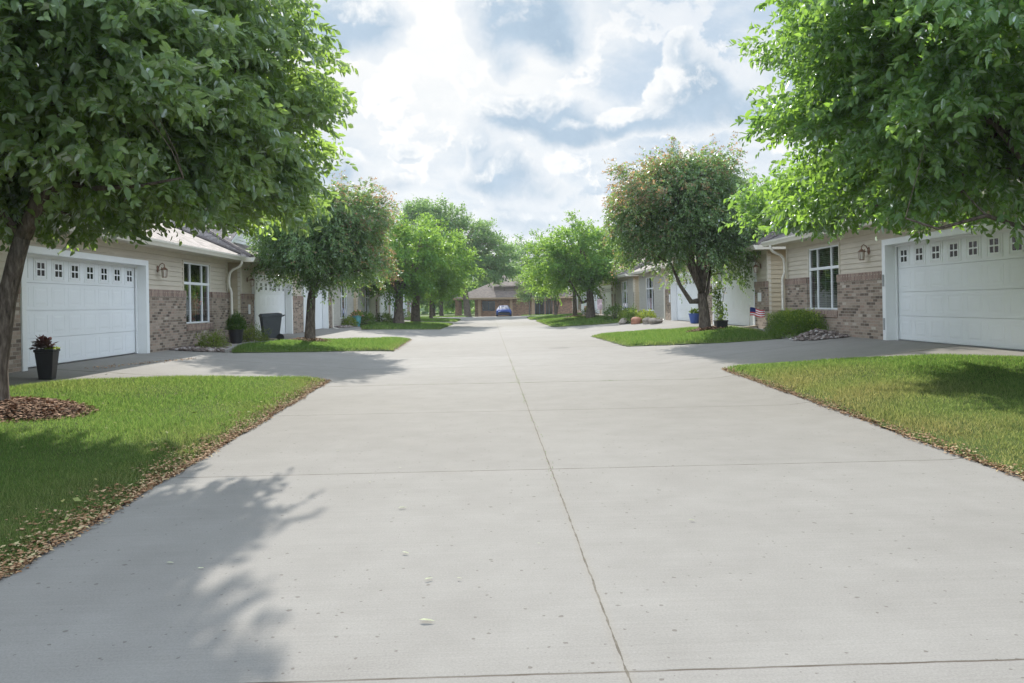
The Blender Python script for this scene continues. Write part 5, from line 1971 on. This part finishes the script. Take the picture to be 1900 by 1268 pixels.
# yellow hydrant
g_ = onground(1037.5, 584.5)
hy = empty('fire_hydrant', g_, 'yellow fire hydrant on the grass before the brick building', 'hydrant')
mb = MB()
mb.lathe([(0.16, 0), (0.16, 0.05), (0.11, 0.06), (0.10, 0.5), (0.13, 0.52), (0.13, 0.56), (0.10, 0.62), (0.05, 0.7), (0.03, 0.74)], n=14)
mb.build('barrel', M['yellow'], hy, smooth=False)
for d in (-1, 1):
    c = MB()
    c.lathe([(0.055, 0.0), (0.055, 0.07), (0.07, 0.07), (0.07, 0.10)], n=10)
    c.v = [(d * (p[2] + 0.09), p[0], p[1] + 0.42) for p in c.v]
    c.build('outlet_cap', M['yellow'], hy)

# pale garden banner by the far drive
g_ = onground(1104, 593)
gb = empty('garden_banner', (g_.x + 0.35, g_.y, g_.z), 'pale pink garden banner hanging on a dark hook', 'banner')
mb = MB()
mb.tube([(0.28, 0, 0), (0.28, 0, 1.35), (0.2, 0, 1.42), (-0.2, 0, 1.42)], 0.012, 6)
mb.build('hook', M['black'], gb)
mb = MB()
for j in range(6):
    z0, z1 = 1.38 - j * 0.12, 1.38 - (j + 1) * 0.12
    mb.poly([(-0.18, 0.03 * math.sin(j), z1 + 0.0), (0.16, 0.04 * math.sin(j + 2), z1), (0.16, 0.04 * math.sin(j + 1), z0), (-0.18, 0.03 * math.sin(j - 1), z0)])
mb.build('cloth', simple('pale_pink_cloth', (0.75, 0.55, 0.58), 0.7, 0.1, var=0.3, scale=8), gb)


# ------------------------------------------------------------------ blue car at the end of the road
def car():
    Yc = 91.5
    x = at(936, 580, Yc).x
    Yc = 94.5
    root = empty('parked_car', (x, Yc, gz(x, Yc)), 'low blue car parked facing the road before the brick building', 'car')
    # cross sections from nose (local y=0) to tail (y=4.3): (y, half width, z bottom, z belt, roof half width, z roof)
    secs = [(0.0, 0.70, 0.30, 0.52, 0.60, 0.58), (0.12, 0.84, 0.20, 0.60, 0.72, 0.68), (0.6, 0.90, 0.18, 0.68, 0.78, 0.78), (1.35, 0.92, 0.18, 0.76, 0.74, 0.90),
            (2.05, 0.92, 0.18, 0.80, 0.58, 1.26), (2.6, 0.92, 0.18, 0.80, 0.56, 1.30), (3.3, 0.92, 0.18, 0.82, 0.60, 1.18), (4.0, 0.88, 0.22, 0.84, 0.72, 0.98), (4.3, 0.78, 0.34, 0.80, 0.66, 0.88)]
    mb = MB()
    rows = []
    for (y, w, zb, zm, wr, zr) in secs:
        prof = [(-w * 0.92, zb), (-w, zb + 0.12), (-w, (zb + zm) / 2 + 0.05), (-w * 0.97, zm), (-wr, zr - 0.04), (-wr * 0.8, zr), (0, zr + 0.02), (wr * 0.8, zr), (wr, zr - 0.04), (w * 0.97, zm), (w, (zb + zm) / 2 + 0.05), (w, zb + 0.12), (w * 0.92, zb)]
        rows.append(len(mb.v))
        mb.v += [(p[0], y, p[1]) for p in prof]
    n = 13
    for i, (a, b) in enumerate(zip(rows, rows[1:])):
        for j in range(n):
            j2 = (j + 1) % n
            mb.cur = 1 if (i in (3, 6) and 4 <= j <= 7) or (i in (3, 4, 5, 6) and j in (3, 8)) else 0
            mb.f.append([a + j, a + j2, b + j2, b + j])
            mb.mi.append(mb.cur)
    mb.cur = 0
    mb.f.append([rows[0] + j for j in range(n)])
    mb.f.append([rows[-1] + j for j in range(n)][::-1])
    mb.mi += [0, 0]
    mb.build('body', [M['carblue'], M['carglass']], root, smooth=True)
    g = MB()
    g.box(-0.74, 0.74, -0.03, 0.05, 0.26, 0.47)
    g.build('grille', M['black'], root, bevel=0.01)
    for s in (-1, 1):
        h = MB()
        h.hexa([(s * 0.5 - 0.16, 0.02, 0.52), (s * 0.5 + 0.16, 0.06, 0.52), (s * 0.5 + 0.16, 0.2, 0.52), (s * 0.5 - 0.16, 0.2, 0.52)], [(s * 0.5 - 0.16, 0.05, 0.64), (s * 0.5 + 0.16, 0.1, 0.64), (s * 0.5 + 0.16, 0.2, 0.64), (s * 0.5 - 0.16, 0.2, 0.64)])
        h.build('headlight', M['chrome'], root, bevel=0.01)
        for y in (0.85, 3.45):
            t = MB()
            t.lathe([(0.16, -0.11), (0.30, -0.11), (0.325, -0.07), (0.325, 0.07), (0.30, 0.11), (0.16, 0.11)], n=20)
            t.v = [(p[2] + s * 0.83, p[0] + y, p[1] + 0.325) for p in t.v]
            wl = t.build('wheel', M['rubber'], root)
            c = MB()
            c.lathe([(0.19, 0.08 * 0), (0.2, 0.115), (0.05, 0.125)], n=16)
            c.v = [(s * p[2] + s * 0.83, p[0] + y, p[1] + 0.325) for p in c.v]
            c.build('rim', M['grey'], wl)


car()

# ------------------------------------------------------------------ the air
HAZE = 0.00035
hm, hnt, hout = new_mat('haze_air')
pv = hnt.nodes.new('ShaderNodeVolumePrincipled')
pv.inputs['Color'].default_value = (0.86, 0.92, 0.97, 1)
pv.inputs['Density'].default_value = HAZE
pv.inputs['Anisotropy'].default_value = 0.2
hnt.links.new(pv.outputs[0], hout.inputs['Volume'])
hb_ = MB()
hb_.box(-640, 640, -420, 940, -3.0, 24.0)
props(hb_.build('haze', hm), kind='stuff')

# ------------------------------------------------------------------ sky and sun
NSKY = 1.1
SUN_EL, SUN_AZ = R(27.5), R(-7.0)          # azimuth measured from +Y towards +X
world = bpy.data.worlds.new('World')
scene.world = world
world.use_nodes = True
nt = world.node_tree
for n_ in list(nt.nodes):
    nt.nodes.remove(n_)
wo = nt.nodes.new('ShaderNodeOutputWorld')
bgn = nt.nodes.new('ShaderNodeBackground')
bgn.inputs['Strength'].default_value = 0.1
nt.links.new(bgn.outputs[0], wo.inputs[0])
sky = nt.nodes.new('ShaderNodeTexSky')
sky.sky_type = 'NISHITA'
sky.sun_disc = False
sky.sun_elevation = SUN_EL
sky.sun_rotation = SUN_AZ
sky.air_density = 1.0
sky.dust_density = 1.5
tc = nt.nodes.new('ShaderNodeTexCoord').outputs['Generated']
sx, sy, sz = sep(nt, tc)
ay = math_n(nt, 'MAXIMUM', math_n(nt, 'ABSOLUTE', sy), 0.12)
U = math_n(nt, 'DIVIDE', sx, ay)           # tangent coordinates of the direction
V = math_n(nt, 'DIVIDE', sz, ay)
uv0 = comb(nt, U, V, 0.0)


def vmath(op, a, b):
    n = nt.nodes.new('ShaderNodeVectorMath')
    n.operation = op
    for i, v in enumerate((a, b)):
        if isinstance(v, bpy.types.NodeSocket):
            nt.links.new(v, n.inputs[i])
        elif isinstance(v, (int, float)):
            n.inputs['Scale'].default_value = v
        else:
            n.inputs[i].default_value = v
    return n.outputs['Value'] if op in ('LENGTH', 'DOT_PRODUCT') else n.outputs[0]


def warp(v, scale, amt, detail=5, rough=0.55):
    w = vmath('SUBTRACT', noise(nt, v, scale, detail, rough, 1), (0.5, 0.5, 0.5))
    return vmath('ADD', v, vmath('SCALE', w, amt))


blobs = [(650, 40, 110, 62, 1.0), (985, 30, 100, 75, 1.0), (1040, 75, 55, 45, 0.85), (955, 115, 50, 40, 0.6), (990, 215, 105, 42, 1.0), (1060, 240, 80, 34, 0.95), (1180, 230, 120, 32, 0.9), (1290, 175, 85, 75, 1.0), (1262, 95, 40, 45, 0.75), (1390, 205, 90, 50, 0.8),
         (935, 325, 85, 50, 0.85), (892, 275, 32, 38, 0.7), (1010, 350, 70, 30, 0.65), (762, 291, 34, 16, 0.6), (640, 320, 75, 40, 0.7), (735, 345, 60, 30, 0.6), (990, 405, 150, 38, 0.62), (1080, 380, 60, 26, 0.5),
         (1540, 120, 150, 60, 0.8), (300, 150, 200, 70, 0.8), (1800, 300, 150, 60, 0.8), (80, 330, 120, 50, 0.7), (600, -350, 260, 90, 0.9), (1300, -300, 220, 100, 0.9)]


def density(v):
    tot = None
    for (px, py, rx, ry, amp) in blobs:
        cx, cy = (px - 908) / FPX, (564 - 0.0175 * (px - 908) - py) / FPX
        d = vmath('LENGTH', vmath('MULTIPLY', vmath('SUBTRACT', v, (cx, cy, 0)), (FPX / rx, FPX / ry, 0)), (0, 0, 0))
        m_ = maprange(nt, d, 0.0, 2.0, amp, 0.0, True)
        tot = m_ if tot is None else nt_smax(tot, m_)
    _, vv, _ = sep(nt, v)
    bn = math_n(nt, 'MULTIPLY', maprange(nt, vv, 0.02, 0.10, 0, 1, True), maprange(nt, vv, 0.16, 0.42, 0.85, 0.35, True))
    pf = maprange(nt, noise(nt, vmath('MULTIPLY', v, (1.0, 1.5, 1.0)), 5.2, 4, 0.5), 0.46, 0.70, 0.0, 0.85, True)
    tot = nt_smax(tot, math_n(nt, 'MULTIPLY', pf, bn))
    e1 = math_n(nt, 'MULTIPLY', math_n(nt, 'SUBTRACT', noise(nt, v, 12.0, 10, 0.62), 0.5), 0.85)
    return math_n(nt, 'ADD', tot, e1)


def nt_smax(a, b):
    n = nt.nodes.new('ShaderNodeMath')
    n.operation = 'SMOOTH_MAX'
    nt.links.new(a, n.inputs[0])
    nt.links.new(b, n.inputs[1])
    n.inputs[2].default_value = 0.25
    return n.outputs[0]


uvw = warp(warp(uv0, 5.0, 0.05, 3), 18.0, 0.035, 8, 0.62)
dens = density(uvw)
sunc = Vector((math.tan(SUN_AZ), math.tan(SUN_EL) / math.cos(SUN_AZ), 0))
tos = vmath('SUBTRACT', tuple(sunc), uvw)
nn_ = nt.nodes.new('ShaderNodeVectorMath')
nn_.operation = 'NORMALIZE'
nt.links.new(tos, nn_.inputs[0])
dens2 = density(vmath('ADD', uvw, vmath('SCALE', nn_.outputs[0], 0.013)))
lit = maprange(nt, math_n(nt, 'SUBTRACT', dens, dens2), 0.02, 0.22, 0.0, 1.0, True)
lit = math_n(nt, 'MULTIPLY', lit, maprange(nt, noise(nt, uvw, 20.0, 8, 0.65), 0.36, 0.60, 0.25, 1.0, True))
alpha = maprange(nt, dens, 0.31, 0.40, 0.0, 1.0, True)
dark = maprange(nt, dens, 0.34, 0.80, 0.0, 1.0, True)
# glow of thin cloud towards the sun
sd = Vector((math.sin(SUN_AZ) * math.cos(SUN_EL), math.cos(SUN_AZ) * math.cos(SUN_EL), math.sin(SUN_EL)))
dpv = vmath('DOT_PRODUCT', tc, tuple(sd))
glow = maprange(nt, dpv, 0.93, 0.995, 0.0, 1.0, True)
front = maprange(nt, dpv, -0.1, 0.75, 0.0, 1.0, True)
veiln = noise(nt, warp(comb(nt, U, math_n(nt, 'MULTIPLY', V, 1.9), 1.7), 6.0, 0.08), 5.5, 9, 0.62)
veil = maprange(nt, veiln, 0.38, 0.64, 0.0, 1.0, True)
nsky = mix_c(nt, 1.0, sky.outputs[0], (NSKY, NSKY, NSKY), 'MULTIPLY')
thin = mix_c(nt, veil, (3.2, 3.95, 4.8), (5.0, 5.3, 5.6))
puff = maprange(nt, noise(nt, warp(uvw, 12, 0.03), 13.0, 8, 0.6), 0.51, 0.58, 0.0, 1.0, True)
band = math_n(nt, 'MULTIPLY', maprange(nt, V, 0.02, 0.10, 0, 1, True), maprange(nt, V, 0.24, 0.42, 1, 0.45, True))
thin = mix_c(nt, math_n(nt, 'MULTIPLY', puff, band), thin, (5.9, 5.95, 6.0))
thin = mix_c(nt, math_n(nt, 'MULTIPLY', glow, 0.85), thin, (5.9, 5.9, 5.8))
rearc = mix_c(nt, veil, (12.5, 15.8, 20.5), (20.0, 21.3, 22.5))  # unseen sky behind the camera, brightened to fill shaded doors and foliage
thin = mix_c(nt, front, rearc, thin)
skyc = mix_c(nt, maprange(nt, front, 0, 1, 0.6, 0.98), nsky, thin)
mott = noise(nt, uvw, 9.0, 7, 0.6)
deep = ramp(nt, mott, [(0.3, (0.37, 0.49, 0.62)), (0.7, (0.52, 0.64, 0.77))])
pale = (0.80, 0.84, 0.88)
cc = mix_c(nt, dark, pale, deep)
cc = mix_c(nt, math_n(nt, 'MULTIPLY', lit, 0.85), cc, (0.98, 0.98, 0.97))
cc = mix_c(nt, 1.0, cc, (6.5, 6.5, 6.5), 'MULTIPLY')
skyc = mix_c(nt, alpha, skyc, cc)
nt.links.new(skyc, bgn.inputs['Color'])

sl = bpy.data.lights.new('sun', 'SUN')
sl.energy = 5.0
sl.angle = R(0.6)
sl.color = (1.0, 0.95, 0.87)
so_ = bpy.data.objects.new('sun', sl)
COL.objects.link(so_)
so_.rotation_euler = Vector(sd).to_track_quat('Z', 'Y').to_euler()

vs = scene.view_settings
scene.display_settings.display_device = 'sRGB'
vs.view_transform = 'Standard'
vs.look = 'None'
vs.exposure = 0.72
vs.gamma = 1.0
vs.use_curve_mapping = False
scene.cycles.max_bounces = 10
scene.cycles.diffuse_bounces = 6
scene.cycles.transmission_bounces = 4
scene.cycles.transparent_max_bounces = 8
scene.cycles.use_denoising = True
